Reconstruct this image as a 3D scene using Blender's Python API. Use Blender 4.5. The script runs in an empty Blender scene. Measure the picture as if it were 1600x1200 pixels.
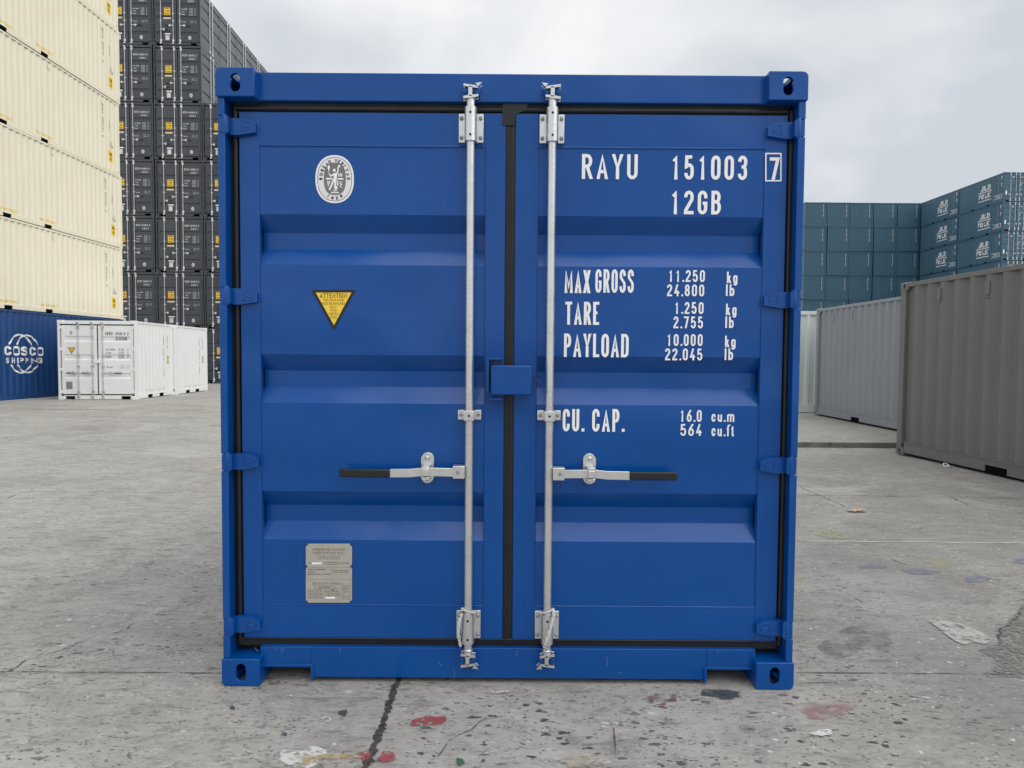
import bpy, bmesh, math, random
from mathutils import Vector, Matrix
R = math.radians
SC = bpy.context.scene
COL = SC.collection
rnd = random.Random(7)

# ------------------------------------------------------------------ camera
CAM_P = (0.0085, -2.8329, 1.4164)
YAW, PITCH, ROLL, FPX = 0.0003, -0.04183, 0.00686, 1060.0
_f = Vector((math.sin(YAW)*math.cos(PITCH), math.cos(YAW)*math.cos(PITCH), math.sin(PITCH)))
_r = Vector((math.cos(YAW), -math.sin(YAW), 0)); _u = _r.cross(_f)
_r, _u = _r*math.cos(ROLL)+_u*math.sin(ROLL), -_r*math.sin(ROLL)+_u*math.cos(ROLL)
cd = bpy.data.cameras.new('camera'); cam = bpy.data.objects.new('camera', cd); COL.objects.link(cam)
M = Matrix((( _r.x, _u.x, -_f.x), (_r.y, _u.y, -_f.y), (_r.z, _u.z, -_f.z))).to_4x4()
M.translation = Vector(CAM_P); cam.matrix_world = M
cd.sensor_fit = 'HORIZONTAL'; cd.sensor_width = 36.0; cd.lens = 36.0*FPX/1600.0
cd.clip_start = 0.05; cd.clip_end = 2000
SC.camera = cam

# ------------------------------------------------------------------ sky, sun, exposure
SUN_EL, SUN_AZ = 57.0, 127.0      # azimuth clockwise from +y (0 = ahead): behind the camera, slightly right
w = bpy.data.worlds.new('World'); SC.world = w; w.use_nodes = True
nt = w.node_tree; nt.nodes.clear()
def N(nt, t, **k):
    n = nt.nodes.new(t)
    for a, v in k.items(): setattr(n, a, v)
    return n
out = N(nt, 'ShaderNodeOutputWorld')
sky = N(nt, 'ShaderNodeTexSky', sky_type='NISHITA', sun_disc=False, sun_elevation=R(SUN_EL), sun_rotation=R(SUN_AZ))
b1 = N(nt, 'ShaderNodeBackground'); b1.inputs[1].default_value = 0.09
nt.links.new(sky.outputs[0], b1.inputs[0])
tc = N(nt, 'ShaderNodeTexCoord'); mp = N(nt, 'ShaderNodeMapping')
mp.inputs['Scale'].default_value = (1.0, 1.0, 2.2); mp.inputs['Location'].default_value = (0.35, 0.1, 0.55)
nz = N(nt, 'ShaderNodeTexNoise'); nz.inputs['Scale'].default_value = 1.7; nz.inputs['Detail'].default_value = 5; nz.inputs['Roughness'].default_value = .5
nz.inputs['Distortion'].default_value = .35
cr = N(nt, 'ShaderNodeValToRGB')
cr.color_ramp.elements[0].position = .36; cr.color_ramp.elements[0].color = (.53, .562, .605, 1)
cr.color_ramp.elements[1].position = .57; cr.color_ramp.elements[1].color = (.81, .815, .82, 1)
b2 = N(nt, 'ShaderNodeBackground'); b2.inputs[1].default_value = 1.0
nt.links.new(tc.outputs['Generated'], mp.inputs[0]); nt.links.new(mp.outputs[0], nz.inputs['Vector'])
nt.links.new(nz.outputs[0], cr.inputs[0]); nt.links.new(cr.outputs[0], b2.inputs[0])
mx = N(nt, 'ShaderNodeMixShader'); mx.inputs[0].default_value = .94
nt.links.new(b1.outputs[0], mx.inputs[1]); nt.links.new(b2.outputs[0], mx.inputs[2]); nt.links.new(mx.outputs[0], out.inputs[0])
sd = bpy.data.lights.new('sun', 'SUN'); sd.energy = 1.5; sd.angle = R(75); sd.color = (1.0, .965, .91)
so = bpy.data.objects.new('sun', sd); COL.objects.link(so)
_sd = Vector((math.sin(R(SUN_AZ))*math.cos(R(SUN_EL)), math.cos(R(SUN_AZ))*math.cos(R(SUN_EL)), math.sin(R(SUN_EL))))
so.rotation_euler = _sd.to_track_quat('Z', 'Y').to_euler(); so.location = (30, -10, 40)
SC.view_settings.view_transform = 'Standard'; SC.view_settings.look = 'None'
SC.view_settings.exposure = 0.28; SC.view_settings.gamma = 1.0

# ------------------------------------------------------------------ measuring helpers (photo measurement -> metres)
def ray(u, v): return _f + _r*((u-800)/FPX) - _u*((v-600)/FPX)
def PX(u, v, y=.06):                       # point of the vertical plane at depth y
    d = ray(u, v); t = (y-CAM_P[1])/d.y
    return (CAM_P[0]+d.x*t, CAM_P[2]+d.z*t)
GZ = [(-400, 0), (0, 0), (7, -.04), (8.4, -.088), (15, -.10), (30, -.15), (900, -.16)]
def gz(y):
    for (a, za), (b, zb) in zip(GZ, GZ[1:]):
        if y <= b: return za+(zb-za)*max(0, (y-a))/(b-a)
    return GZ[-1][1]
def GP(u, v):                              # ground point (x, y)
    z = 0
    for _ in range(6):
        d = ray(u, v); t = (z-CAM_P[2])/d.z; x, y = CAM_P[0]+d.x*t, CAM_P[1]+d.y*t; z = gz(y)
    return (x, y)

# ------------------------------------------------------------------ materials
MATS = {}
def mat(name, col, rough=.5, metal=0, coat=0, spec=.5, var=.0, vscale=1.5, bump=0, bscale=60, dirt=None, dirt_amt=0):
    if name in MATS: return MATS[name]
    m = bpy.data.materials.new(name); m.use_nodes = True; t = m.node_tree; b = t.nodes['Principled BSDF']
    b.inputs['Roughness'].default_value = rough; b.inputs['Metallic'].default_value = metal
    b.inputs['Coat Weight'].default_value = coat; b.inputs['Coat Roughness'].default_value = .15
    b.inputs['Specular IOR Level'].default_value = spec
    b.inputs['Base Color'].default_value = (*col, 1)
    c = N(t, 'ShaderNodeTexCoord')
    if var or dirt:
        n = N(t, 'ShaderNodeTexNoise'); n.inputs['Scale'].default_value = vscale; n.inputs['Detail'].default_value = 6; n.inputs['Roughness'].default_value = .62
        t.links.new(c.outputs['Object'], n.inputs['Vector'])
        rp = N(t, 'ShaderNodeValToRGB'); e = rp.color_ramp.elements
        e[0].position = .3; e[1].position = .7
        e[0].color = (*[max(0, v*(1-var)) for v in col], 1); e[1].color = (*[min(1, v*(1+var)) for v in col], 1)
        t.links.new(n.outputs[0], rp.inputs[0]); src = rp.outputs[0]
        if dirt:
            mpn = N(t, 'ShaderNodeMapping'); mpn.inputs['Scale'].default_value = (5, 5, .35)
            n2 = N(t, 'ShaderNodeTexNoise'); n2.inputs['Scale'].default_value = 2.2; n2.inputs['Detail'].default_value = 8; n2.inputs['Roughness'].default_value = .7
            t.links.new(c.outputs['Object'], mpn.inputs[0]); t.links.new(mpn.outputs[0], n2.inputs['Vector'])
            r2 = N(t, 'ShaderNodeMapRange'); r2.inputs[1].default_value = .5; r2.inputs[2].default_value = .78; r2.inputs[4].default_value = dirt_amt
            t.links.new(n2.outputs[0], r2.inputs[0])
            mm = N(t, 'ShaderNodeMixRGB'); mm.inputs[2].default_value = (*dirt, 1)
            t.links.new(r2.outputs[0], mm.inputs[0]); t.links.new(src, mm.inputs[1]); src = mm.outputs[0]
        t.links.new(src, b.inputs['Base Color'])
        r3 = N(t, 'ShaderNodeMapRange'); r3.inputs[3].default_value = rough*.85; r3.inputs[4].default_value = min(1, rough*1.2)
        t.links.new(n.outputs[0], r3.inputs[0]); t.links.new(r3.outputs[0], b.inputs['Roughness'])
    if bump:
        n3 = N(t, 'ShaderNodeTexNoise'); n3.inputs['Scale'].default_value = bscale; n3.inputs['Detail'].default_value = 3
        t.links.new(c.outputs['Object'], n3.inputs['Vector'])
        bp = N(t, 'ShaderNodeBump'); bp.inputs['Strength'].default_value = bump; bp.inputs['Distance'].default_value = .01
        t.links.new(n3.outputs[0], bp.inputs['Height']); t.links.new(bp.outputs[0], b.inputs['Normal'])
    MATS[name] = m; return m
def blue_paint():
    m = mat('blue_paint', (.0002, .068, .298), .22, spec=.38, var=.06, vscale=1.1, dirt=(.01, .10, .30), dirt_amt=.10)
    t = m.node_tree; b = t.nodes['Principled BSDF']; c = N(t, 'ShaderNodeTexCoord')
    n = N(t, 'ShaderNodeTexNoise'); n.inputs['Scale'].default_value = 2.3; n.inputs['Detail'].default_value = 1
    n2 = N(t, 'ShaderNodeTexNoise'); n2.inputs['Scale'].default_value = 90; n2.inputs['Detail'].default_value = 2
    t.links.new(c.outputs['Object'], n.inputs['Vector']); t.links.new(c.outputs['Object'], n2.inputs['Vector'])
    p1 = N(t, 'ShaderNodeBump'); p1.inputs['Strength'].default_value = .8; p1.inputs['Distance'].default_value = .035
    p2 = N(t, 'ShaderNodeBump'); p2.inputs['Strength'].default_value = .12; p2.inputs['Distance'].default_value = .003
    t.links.new(n.outputs[0], p1.inputs['Height']); t.links.new(n2.outputs[0], p2.inputs['Height'])
    t.links.new(p1.outputs[0], p2.inputs['Normal']); t.links.new(p2.outputs[0], b.inputs['Normal'])
    return m
BLUE = blue_paint()
RUB = mat('rubber', (.012, .013, .016), .42, spec=.4, var=.3, vscale=9)
GALV = mat('galvanised_steel', (.68, .69, .69), .27, metal=.78, var=.08, vscale=9, bump=.10, bscale=60)
GALVD = mat('dark_galvanised', (.33, .34, .34), .45, metal=.5, var=.2, vscale=30)
WHT = mat('white_vinyl', (.88, .89, .90), .45)
BLK = mat('black_ink', (.012, .012, .014), .5)
GREYINK = mat('grey_ink', (.12, .12, .13), .5)
GRIP = mat('grip_vinyl', (.010, .012, .016), .32)
YEL = mat('yellow_vinyl', (.92, .64, .05), .45)
ORNG = mat('orange_border', (.80, .42, .03), .45)
PLATE = mat('plate_metal', (.46, .43, .38), .42, metal=.25, var=.10, vscale=14)
ROPE = mat('rope_fibre', (.70, .69, .66), .9, bump=.6, bscale=400)
DARKHOLE = mat('dark_inside', (.008, .008, .009), 1.0, spec=.0)
CREAM = mat('cream_paint', (.86, .80, .63), .42, var=.045, vscale=.5, dirt=(.50, .42, .28), dirt_amt=.22)
COSB = mat('deep_blue_paint', (.008, .062, .215), .42, var=.10, vscale=.8, dirt=(.02, .05, .11), dirt_amt=.35)
WPAINT = mat('white_paint', (.88, .88, .87), .38, var=.03, vscale=.8, dirt=(.6, .59, .55), dirt_amt=.2)
DGREY = mat('anthracite_paint', (.036, .043, .053), .28, coat=.45, var=.12, vscale=.8, dirt=(.09, .10, .11), dirt_amt=.3)
TEAL = mat('teal_paint', (.043, .116, .175), .42, var=.07, vscale=.5, dirt=(.09, .15, .18), dirt_amt=.25)
G1 = mat('dark_grey_paint', (.168, .166, .160), .40, var=.06, vscale=.7, dirt=(.20, .20, .185), dirt_amt=.25)
G2 = mat('light_grey_paint', (.268, .285, .322), .42, var=.05, vscale=.7, dirt=(.32, .32, .31), dirt_amt=.25)
PALE = mat('pale_green_white_paint', (.62, .67, .64), .45, var=.04, vscale=.8)

# ------------------------------------------------------------------ mesh builder
FR = ((0, 0, 0), (1, 0, 0), (0, 0, 1), (0, -1, 0))      # front frame: origin, U, V, N (outward)
class MB:
    def __init__(s): s.v = []; s.f = []
    def add(s, vs, fs):
        k = len(s.v); s.v += [tuple(p) for p in vs]; s.f += [tuple(i+k for i in f) for f in fs]; return s
    def box(s, x0, x1, y0, y1, z0, z1):
        return s.add([(x0,y0,z0),(x1,y0,z0),(x1,y1,z0),(x0,y1,z0),(x0,y0,z1),(x1,y0,z1),(x1,y1,z1),(x0,y1,z1)],
                     [(0,3,2,1),(4,5,6,7),(0,1,5,4),(1,2,6,5),(2,3,7,6),(3,0,4,7)])
    def tube(s, pts, r, n=12, caps=True):
        pts = [Vector(p) for p in pts]; rs = r if isinstance(r, (list, tuple)) else [r]*len(pts); vs = []
        for i, p in enumerate(pts):
            d = (pts[min(i+1, len(pts)-1)]-pts[max(i-1, 0)]).normalized()
            a = Vector((0, 0, 1)) if abs(d.z) < .8 else Vector((1, 0, 0))
            e1 = d.cross(a).normalized(); e2 = d.cross(e1)
            vs += [p+(e1*math.cos(2*math.pi*k/n)+e2*math.sin(2*math.pi*k/n))*rs[i] for k in range(n)]
        fs = [(i*n+k, i*n+(k+1) % n, (i+1)*n+(k+1) % n, (i+1)*n+k) for i in range(len(pts)-1) for k in range(n)]
        if caps: fs += [tuple(range(n-1, -1, -1)), tuple(range((len(pts)-1)*n, len(pts)*n))]
        return s.add(vs, fs)
    def prism(s, poly, n0, n1, fr=FR):        # polygon (u,v) extruded along the normal from n0 to n1
        o, U, V, W = [Vector(a) for a in fr]; k = len(poly)
        vs = [o+U*a+V*b+W*n0 for a, b in poly]+[o+U*a+V*b+W*n1 for a, b in poly]
        return s.add(vs, [tuple(range(k)), tuple(range(2*k-1, k-1, -1))]+[(i, (i+1) % k, k+(i+1) % k, k+i) for i in range(k)])
    def face(s, poly, n=0, fr=FR):
        o, U, V, W = [Vector(a) for a in fr]
        return s.add([o+U*a+V*b+W*n for a, b in poly], [tuple(range(len(poly)))])
    def disc(s, c, r, n=0, fr=FR, k=20):
        rx, ry = r if isinstance(r, tuple) else (r, r)
        return s.face([(c[0]+rx*math.cos(2*math.pi*i/k), c[1]+ry*math.sin(2*math.pi*i/k)) for i in range(k)], n, fr)
    def ring(s, c, r1, r0, n=0, fr=FR, k=40, ex=2.0):
        o, U, V, W = [Vector(a) for a in fr]; vs = []
        for i in range(k):
            a = 2*math.pi*i/k; ca, sa = math.cos(a), math.sin(a)
            q = (abs(ca)**ex+abs(sa)**ex)**(-1/ex)
            for r in (r1, r0): vs.append(o+U*(c[0]+r[0]*ca*q)+V*(c[1]+r[1]*sa*q)+W*n)
        return s.add(vs, [(2*i, 2*((i+1) % k), 2*((i+1) % k)+1, 2*i+1) for i in range(k)])
    def rib(s, pts, t, n=0, fr=FR, closed=False, cap=.5, vlim=None, inc=0):
        o, U, V, W = [Vector(a) for a in fr]
        P = [Vector((a, b)) for a, b in pts]; Q = [P[0]]
        for p in P[1:]:
            if (p-Q[-1]).length > 1e-6: Q.append(p)
        P = Q
        if len(P) > 3 and (P[0]-P[-1]).length < 1e-5: closed = True
        if closed and (P[0]-P[-1]).length < 1e-5: P.pop()
        k = len(P); slide = {}
        if not closed:
            cp = cap if isinstance(cap, tuple) else (cap, cap)
            for a, b in ((0, 1), (-1, -2)):
                d = (P[a]-P[b]).normalized(); end = False
                if vlim and abs(d.y) > .3:
                    for lim in vlim:
                        if abs(P[a].y-lim) < t*.51: slide[a % k] = (d, lim); end = True
                if not end: P[a] = P[a]+d*t*cp[a]
        L = []
        for i in range(k):
            a = P[i]-P[i-1] if (i or closed) else P[1]-P[0]
            b = P[(i+1) % k]-P[i] if (i < k-1 or closed) else P[i]-P[i-1]
            a = a.normalized(); b = b.normalized(); m = (a+b)
            m = m.normalized() if m.length > 1e-3 else a
            nn = Vector((-m.y, m.x)); c = max(.45, nn.dot(Vector((-a.y, a.x))))
            pr = [P[i]+nn*t/2/c, P[i]-nn*t/2/c]
            if i in slide:
                d, lim = slide[i]; pr = [q+d*((lim-q.y)/d.y) for q in pr]
            if vlim: pr = [Vector((q.x, min(max(q.y, vlim[0]), vlim[1]))) for q in pr]
            L += pr
        vs = [o+U*p.x+V*p.y+W*(n+inc*(j//2)) for j, p in enumerate(L)]
        fs = [(2*i+1, 2*((i+1) % k)+1, 2*((i+1) % k), 2*i) for i in range(k if closed else k-1)]
        return s.add(vs, fs)
    def build(s, name, m, parent=None, bevel=0, seg=2, smooth=False, ang=35, conform=None):
        me = bpy.data.meshes.new(name); me.from_pydata(s.v, [], s.f); me.update()
        if conform: conform(me)
        if not isinstance(m, (list, tuple)): m = [m]
        for q in m: me.materials.append(q)
        if bevel:
            bm = bmesh.new(); bm.from_mesh(me)
            ed = [e for e in bm.edges if len(e.link_faces) == 2 and e.calc_face_angle(0) > R(40)]
            bmesh.ops.bevel(bm, geom=ed, offset=bevel, segments=seg, affect='EDGES', clamp_overlap=True, profile=.5)
            bm.to_mesh(me); bm.free()
        if smooth or bevel:
            for p in me.polygons: p.use_smooth = smooth or max(abs(c) for c in p.normal) < .9995
            if smooth:
                try: me.set_sharp_from_angle(angle=R(ang))
                except Exception: pass
        o = bpy.data.objects.new(name, me); COL.objects.link(o)
        if parent: o.parent = parent
        return o
def thing(name, label, cat, loc=(0, 0, 0), rz=0, group=None):
    o = bpy.data.objects.new(name, None); COL.objects.link(o); o.empty_display_size = .3
    o.location = loc; o.rotation_euler = (0, 0, rz); o['label'] = label; o['category'] = cat
    if group: o['group'] = group
    return o
def tag(o, label, cat, group=None):
    o['label'] = label; o['category'] = cat
    if group: o['group'] = group
    return o
def dup(root, loc, rz, label, group=None):
    r = root.copy(); COL.objects.link(r); r.location = loc; r.rotation_euler = (0, 0, rz); r['label'] = label
    if group: r['group'] = group
    for ch in list(root.children):
        c = ch.copy(); COL.objects.link(c); c.parent = r
        for g in list(ch.children):
            d = g.copy(); COL.objects.link(d); d.parent = c
    return r

# ------------------------------------------------------------------ stencil lettering (centre-line strokes)
def arc(cx, cy, rx, ry, a0, a1, n=7):
    return [(cx+rx*math.cos(R(a0+(a1-a0)*i/n)), cy+ry*math.sin(R(a0+(a1-a0)*i/n))) for i in range(n+1)]
K = .21
GL = {
 'A': (1.05, [[(0, 0), (.5, 1.0), (1, 0)], [(.2, .27), (.8, .27)]]),
 'B': (1, [[(0, 0), (0, 1), (.5, 1)]+arc(.5, .77, .44, .23, 90, -90)+[(.12, .54)], [(.5, .54)]+arc(.5, .27, .5, .27, 90, -90)+[(0, 0)]]),
 'C': (1, [[(1, 1-K-.1)]+arc(.5, 1-K, .5, K, 0, 180)+arc(.5, K, .5, K, 180, 360)+[(1, K+.1)]]),
 'D': (1, [[(0, 0), (0, 1), (.5, 1)]+arc(.5, 1-K, .5, K, 90, 0)+arc(.5, K, .5, K, 0, -90)+[(0, 0)]]),
 'E': (.85, [[(1, 1), (0, 1), (0, 0), (1, 0)], [(0, .52), (.85, .52)]]),
 'F': (.82, [[(1, 1), (0, 1), (0, 0)], [(0, .52), (.85, .52)]]),
 'G': (1, [[(1, 1-K-.08)]+arc(.5, 1-K, .5, K, 0, 180)+arc(.5, K, .5, K, 180, 360)+[(1, .46), (.55, .46)]]),
 'H': (1, [[(0, 0), (0, 1)], [(1, 0), (1, 1)], [(0, .52), (1, .52)]]),
 'I': (.25, [[(.5, 0), (.5, 1)]]),
 'J': (.8, [[(1, 1), (1, K)]+arc(.5, K, .5, K, 0, -180)]),
 'K': (1, [[(0, 0), (0, 1)], [(1, 1), (.08, .42)], [(.35, .6), (1, 0)]]),
 'L': (.82, [[(0, 1), (0, 0), (1, 0)]]),
 'M': (1.28, [[(0, 0), (0, 1), (.5, .25), (1, 1), (1, 0)]]),
 'N': (1.05, [[(0, 0), (0, 1), (1, 0), (1, 1)]]),
 'O': (1, [arc(.5, 1-K, .5, K, 180, 0)+arc(.5, K, .5, K, 0, -180)+[(0, 1-K)]]),
 'P': (.95, [[(0, 0), (0, 1), (.5, 1)]+arc(.5, .73, .5, .27, 90, -90)+[(0, .46)]]),
 'R': (1, [[(0, 0), (0, 1), (.5, 1)]+arc(.5, .755, .47, .245, 90, -90)+[(0, .51)], [(.5, .51), (1, 0)]]),
 'S': (1, [[(1, 1-K-.04)]+arc(.5, 1-K, .5, K, 0, 180)+[(.05, .66), (.95, .40)]+arc(.5, K, .5, K, 0, -180)+[(0, K+.04)]]),
 'T': (.95, [[(0, 1), (1, 1)], [(.5, 1), (.5, 0)]]),
 'U': (1, [[(0, 1)]+arc(.5, K, .5, K, 180, 360)+[(1, 1)]]),
 'V': (1.05, [[(0, 1), (.5, 0), (1, 1)]]),
 'W': (1.45, [[(0, 1), (.25, 0), (.5, .9), (.75, 0), (1, 1)]]),
 'X': (1.06, [[(0, 0), (1, 1)], [(0, 1), (1, 0)]]),
 'Y': (1, [[(0, 1), (.5, .45), (1, 1)], [(.5, .45), (.5, 0)]]),
 'Z': (.95, [[(0, 1), (1, 1), (0, 0), (1, 0)]]),
 '0': (1, [arc(.5, 1-K, .5, K, 180, 0)+arc(.5, K, .5, K, 0, -180)+[(0, 1-K)]]),
 '1': (1, [[(.18, .80), (.55, 1), (.55, 0)]]),
 '2': (1, [[(0, 1-K-.03)]+arc(.5, 1-K, .5, K, 180, 0)+[(.96, .64), (.04, .12), (0, 0), (1, 0)]]),
 '3': (1, [[(0, 1-K)]+arc(.5, 1-K, .5, K, 180, 0)+[(.93, .63), (.7, .54), (.35, .54)], [(.7, .54), (.94, .44)]+arc(.5, K, .5, K, 0, -180)+[(0, K)]]),
 '4': (1, [[(.62, 1), (0, .27), (1, .27)], [(.74, .48), (.74, 0)]]),
 '5': (1, [[(.95, 1), (.10, 1), (.06, .54)]+arc(.5, .42, .5, .2, 140, 0)+arc(.5, K, .5, K, 0, -180)+[(0, K+.02)]]),
 '6': (1, [[(.82, 1), (.2, .62)]+arc(.5, .34, .5, .0, 180, 180, 1)+arc(.5, K, .5, K, 180, 360)+arc(.5, .38, .5, .2, 0, 170)]),
 '7': (1, [[(0, 1), (1, 1), (.38, 0)]]),
 '8': (1, [arc(.5, .78, .44, .22, 90, 450, 14), arc(.5, .28, .5, .28, 90, 450, 14)]),
 '9': (1, [[(.18, 0), (.8, .38)]+arc(.5, .66, .5, .0, 0, 0, 1)+arc(.5, 1-K, .5, K, 0, 180)+arc(.5, .62, .5, .2, 180, 350)]),
 '.': (.22, [[(.5, 0), (.5, .015)]]), ',': (.22, [[(.65, .02), (.3, -.1)]]), '-': (.6, [[(0, .5), (1, .5)]]), ':': (.22, [[(.5, .1), (.5, .12)], [(.5, .6), (.5, .62)]]),
 'k': (.9, [[(0, 0), (0, 1)], [(.95, .66), (.1, .28)], [(.4, .4), (1, 0)]]),
 'g': (.95, [arc(.5, .45, .5, .2, 0, 180)+arc(.5, .2, .5, .2, 180, 360), [(1, .66), (1, -.05)]+arc(.5, -.05, .5, .2, 0, -160)]),
 'l': (.25, [[(.5, 1), (.5, 0)]]),
 'b': (.95, [[(0, 1), (0, 0)], arc(.5, .2, .5, .2, 180, 360)+arc(.5, .45, .5, .2, 0, 180)]),
 'c': (.85, [[(1, .48)]+arc(.5, .45, .5, .2, 0, 180)+arc(.5, .2, .5, .2, 180, 360)]),
 'u': (.9, [[(0, .66)]+arc(.5, .2, .5, .2, 180, 360)+[(1, .66)], [(1, .3), (1, 0)]]),
 'm': (1.5, [[(0, 0), (0, .66)], [(0, .5)]+arc(.25, .5, .25, .15, 180, 0)+[(.5, 0)], [(.5, .5)]+arc(.75, .5, .25, .15, 180, 0)+[(1, 0)]]),
 'f': (.55, [[(1, 1), (.6, .97), (.35, .8), (.35, 0)], [(0, .64), (.9, .64)]]),
 't': (.55, [[(.35, .9), (.35, .12), (.6, 0), (1, 0)], [(0, .64), (.9, .64)]]),
}
def text(mb, s, u0, v0, h, width, t, n=.002, fr=FR, gap=.34, step=.00012, space=.9, mono=False):
    """write s with its lower left corner at (u0, v0), cap height h, fitted to the total width"""
    un = 0; lay = []
    for ch in s:
        if ch == ' ': un += space; continue
        g = GL[ch]; gw = 1 if mono and ch.isdigit() else g[0]
        lay.append((ch, un, gw)); un += gw+gap
    un -= gap; cw = (width-t*0)/un
    k = 0
    for ch, a, gw in lay:
        aw = gw*cw-t
        for st in GL[ch][1]:
            pts = [(u0+a*cw+t/2+x*max(aw, .0001), v0+t/2+y*(h-t)) for x, y in st]
            cc = []
            for (px, py), (qx, qy) in ((st[0], st[1]), (st[-1], st[-2])):
                dx, dy = abs(px-qx)*.45, abs(py-qy)
                cc.append(.5 if (py in (0, 1) and dy > dx) or (px in (0, 1) and dx > dy) or len(st) == 2 and ch in '.:,' else .05)
            mb.rib(pts, t, n+t*.03*(k % 3), fr, cap=tuple(cc), vlim=None if ch in 'g,.:' else (v0, v0+h), inc=max(1.5e-5, t*.0012)); k += 1
    return mb
def vtext(mb, s, u, vtop, size, length, t, n, fr):
    """letters stacked downwards"""
    L = [c for c in s]; st = length/len(L)
    for i, c in enumerate(L):
        if c != ' ': text(mb, c, u, vtop-(i+1)*st+st*.15, st*.72, size*GL[c][0], t, n, fr)

# ------------------------------------------------------------------ the setting: ground
def concrete():
    m = bpy.data.materials.new('worn_concrete'); m.use_nodes = True; t = m.node_tree; b = t.nodes['Principled BSDF']
    c = N(t, 'ShaderNodeTexCoord'); L = t.links.new
    def noise(sc, det=5, ro=.6, map=None, dist=0):
        n = N(t, 'ShaderNodeTexNoise'); n.inputs['Scale'].default_value = sc; n.inputs['Detail'].default_value = det; n.inputs['Roughness'].default_value = ro
        n.inputs['Distortion'].default_value = dist
        if map:
            mp = N(t, 'ShaderNodeMapping'); mp.inputs['Scale'].default_value = map; mp.inputs['Rotation'].default_value = (0, 0, R(12)); L(c.outputs['Object'], mp.inputs[0]); L(mp.outputs[0], n.inputs['Vector'])
        else: L(c.outputs['Object'], n.inputs['Vector'])
        return n.outputs[0]
    def rng(x, a, b_, lo=0, hi=1):
        r = N(t, 'ShaderNodeMapRange'); r.inputs[1].default_value = a; r.inputs[2].default_value = b_; r.inputs[3].default_value = lo; r.inputs[4].default_value = hi; L(x, r.inputs[0]); return r.outputs[0]
    def mix(f, a, b_, mode='MIX'):
        x = N(t, 'ShaderNodeMixRGB', blend_type=mode)
        if isinstance(f, float): x.inputs[0].default_value = f
        else: L(f, x.inputs[0])
        for i, q in ((1, a), (2, b_)):
            if isinstance(q, tuple): x.inputs[i].default_value = (*q, 1)
            else: L(q, x.inputs[i])
        return x.outputs[0]
    def math_(op, a, b_):
        x = N(t, 'ShaderNodeMath', operation=op)
        for i, q in ((0, a), (1, b_)):
            if isinstance(q, (int, float)): x.inputs[i].default_value = q
            else: L(q, x.inputs[i])
        return x.outputs[0]
    big = noise(.28, 4, .55); med = noise(1.6, 6, .65, (1, 1.6, 1)); fine = noise(28, 6, .7); wear = noise(6, 8, .72, None, .4)
    col = mix(rng(big, .38, .64), (.325, .308, .283), (.425, .41, .38))
    col = mix(rng(med, .35, .7, 0, .75), col, (.47, .455, .42))
    col = mix(rng(wear, .50, .66, 0, .5), col, (.25, .245, .235))
    col = mix(rng(wear, .47, .33, 0, .45), col, (.53, .515, .48))
    col = mix(rng(fine, .3, .7, 0, .42), col, (.27, .265, .25))
    streak = noise(9, 9, .78, (.55, 1.9, 1), .6)
    col = mix(rng(streak, .52, .62, 0, .6), col, (.17, .165, .155)); col = mix(rng(streak, .44, .36, 0, .35), col, (.56, .55, .52))
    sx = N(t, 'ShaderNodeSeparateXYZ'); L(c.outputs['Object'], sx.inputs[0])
    # darker tone mixed into the concrete towards the right, broken up by noise
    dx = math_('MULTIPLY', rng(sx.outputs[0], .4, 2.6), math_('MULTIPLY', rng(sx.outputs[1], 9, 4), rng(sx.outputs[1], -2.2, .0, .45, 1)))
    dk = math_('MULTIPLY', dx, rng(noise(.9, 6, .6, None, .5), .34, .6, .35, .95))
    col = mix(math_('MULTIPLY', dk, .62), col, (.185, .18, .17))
    blot = noise(.75, 7, .62, None, .8)
    col = mix(rng(blot, .52, .68, 0, .45), col, (.20, .195, .185)); col = mix(rng(blot, .46, .34, 0, .35), col, (.52, .51, .48))
    def chips(scale, thr, rad, seed, warp):
        mp = N(t, 'ShaderNodeMapping'); mp.inputs['Location'].default_value = (seed, seed*.7, 0); mp.inputs['Rotation'].default_value = (0, 0, R(seed*9)); mp.inputs['Scale'].default_value = (.72, 1.25, 1)
        ns = N(t, 'ShaderNodeTexNoise'); ns.inputs['Scale'].default_value = scale*1.3; ns.inputs['Detail'].default_value = 2
        L(c.outputs['Object'], mp.inputs[0]); L(mp.outputs[0], ns.inputs['Vector'])
        va = N(t, 'ShaderNodeVectorMath', operation='SCALE'); va.inputs[3].default_value = warp/scale; L(ns.outputs['Color'], va.inputs[0])
        vb = N(t, 'ShaderNodeVectorMath', operation='ADD'); L(mp.outputs[0], vb.inputs[0]); L(va.outputs[0], vb.inputs[1])
        vo = N(t, 'ShaderNodeTexVoronoi'); vo.inputs['Scale'].default_value = scale; L(vb.outputs[0], vo.inputs['Vector'])
        sp = N(t, 'ShaderNodeSeparateColor'); L(vo.outputs['Color'], sp.inputs[0])
        pick = rng(sp.outputs[0], thr, thr+.01)
        r_ = math_('MULTIPLY', sp.outputs[1], rad)
        d = math_('LESS_THAN', vo.outputs['Distance'], r_)
        return math_('MULTIPLY', pick, d)
    near = rng(sx.outputs[1], 2.2, -.6, .5, 1)
    clump = math_('MULTIPLY', near, rng(noise(1.1, 3, .5), .42, .62, .15, 1))
    f1 = math_('MULTIPLY', chips(28, .58, .46, 3.1, 1.2), clump)
    f2 = math_('MULTIPLY', chips(70, .52, .52, 7.7, 1.2), math_('MULTIPLY', near, rng(noise(2.3, 3, .5), .36, .62, .2, 1)))
    f3 = chips(30, .91, .32, 12.3, 1.1); f4 = chips(75, .84, .48, 21.3, 1.1)
    f5 = chips(12, .95, .26, 33.0, 1.5)
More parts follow.
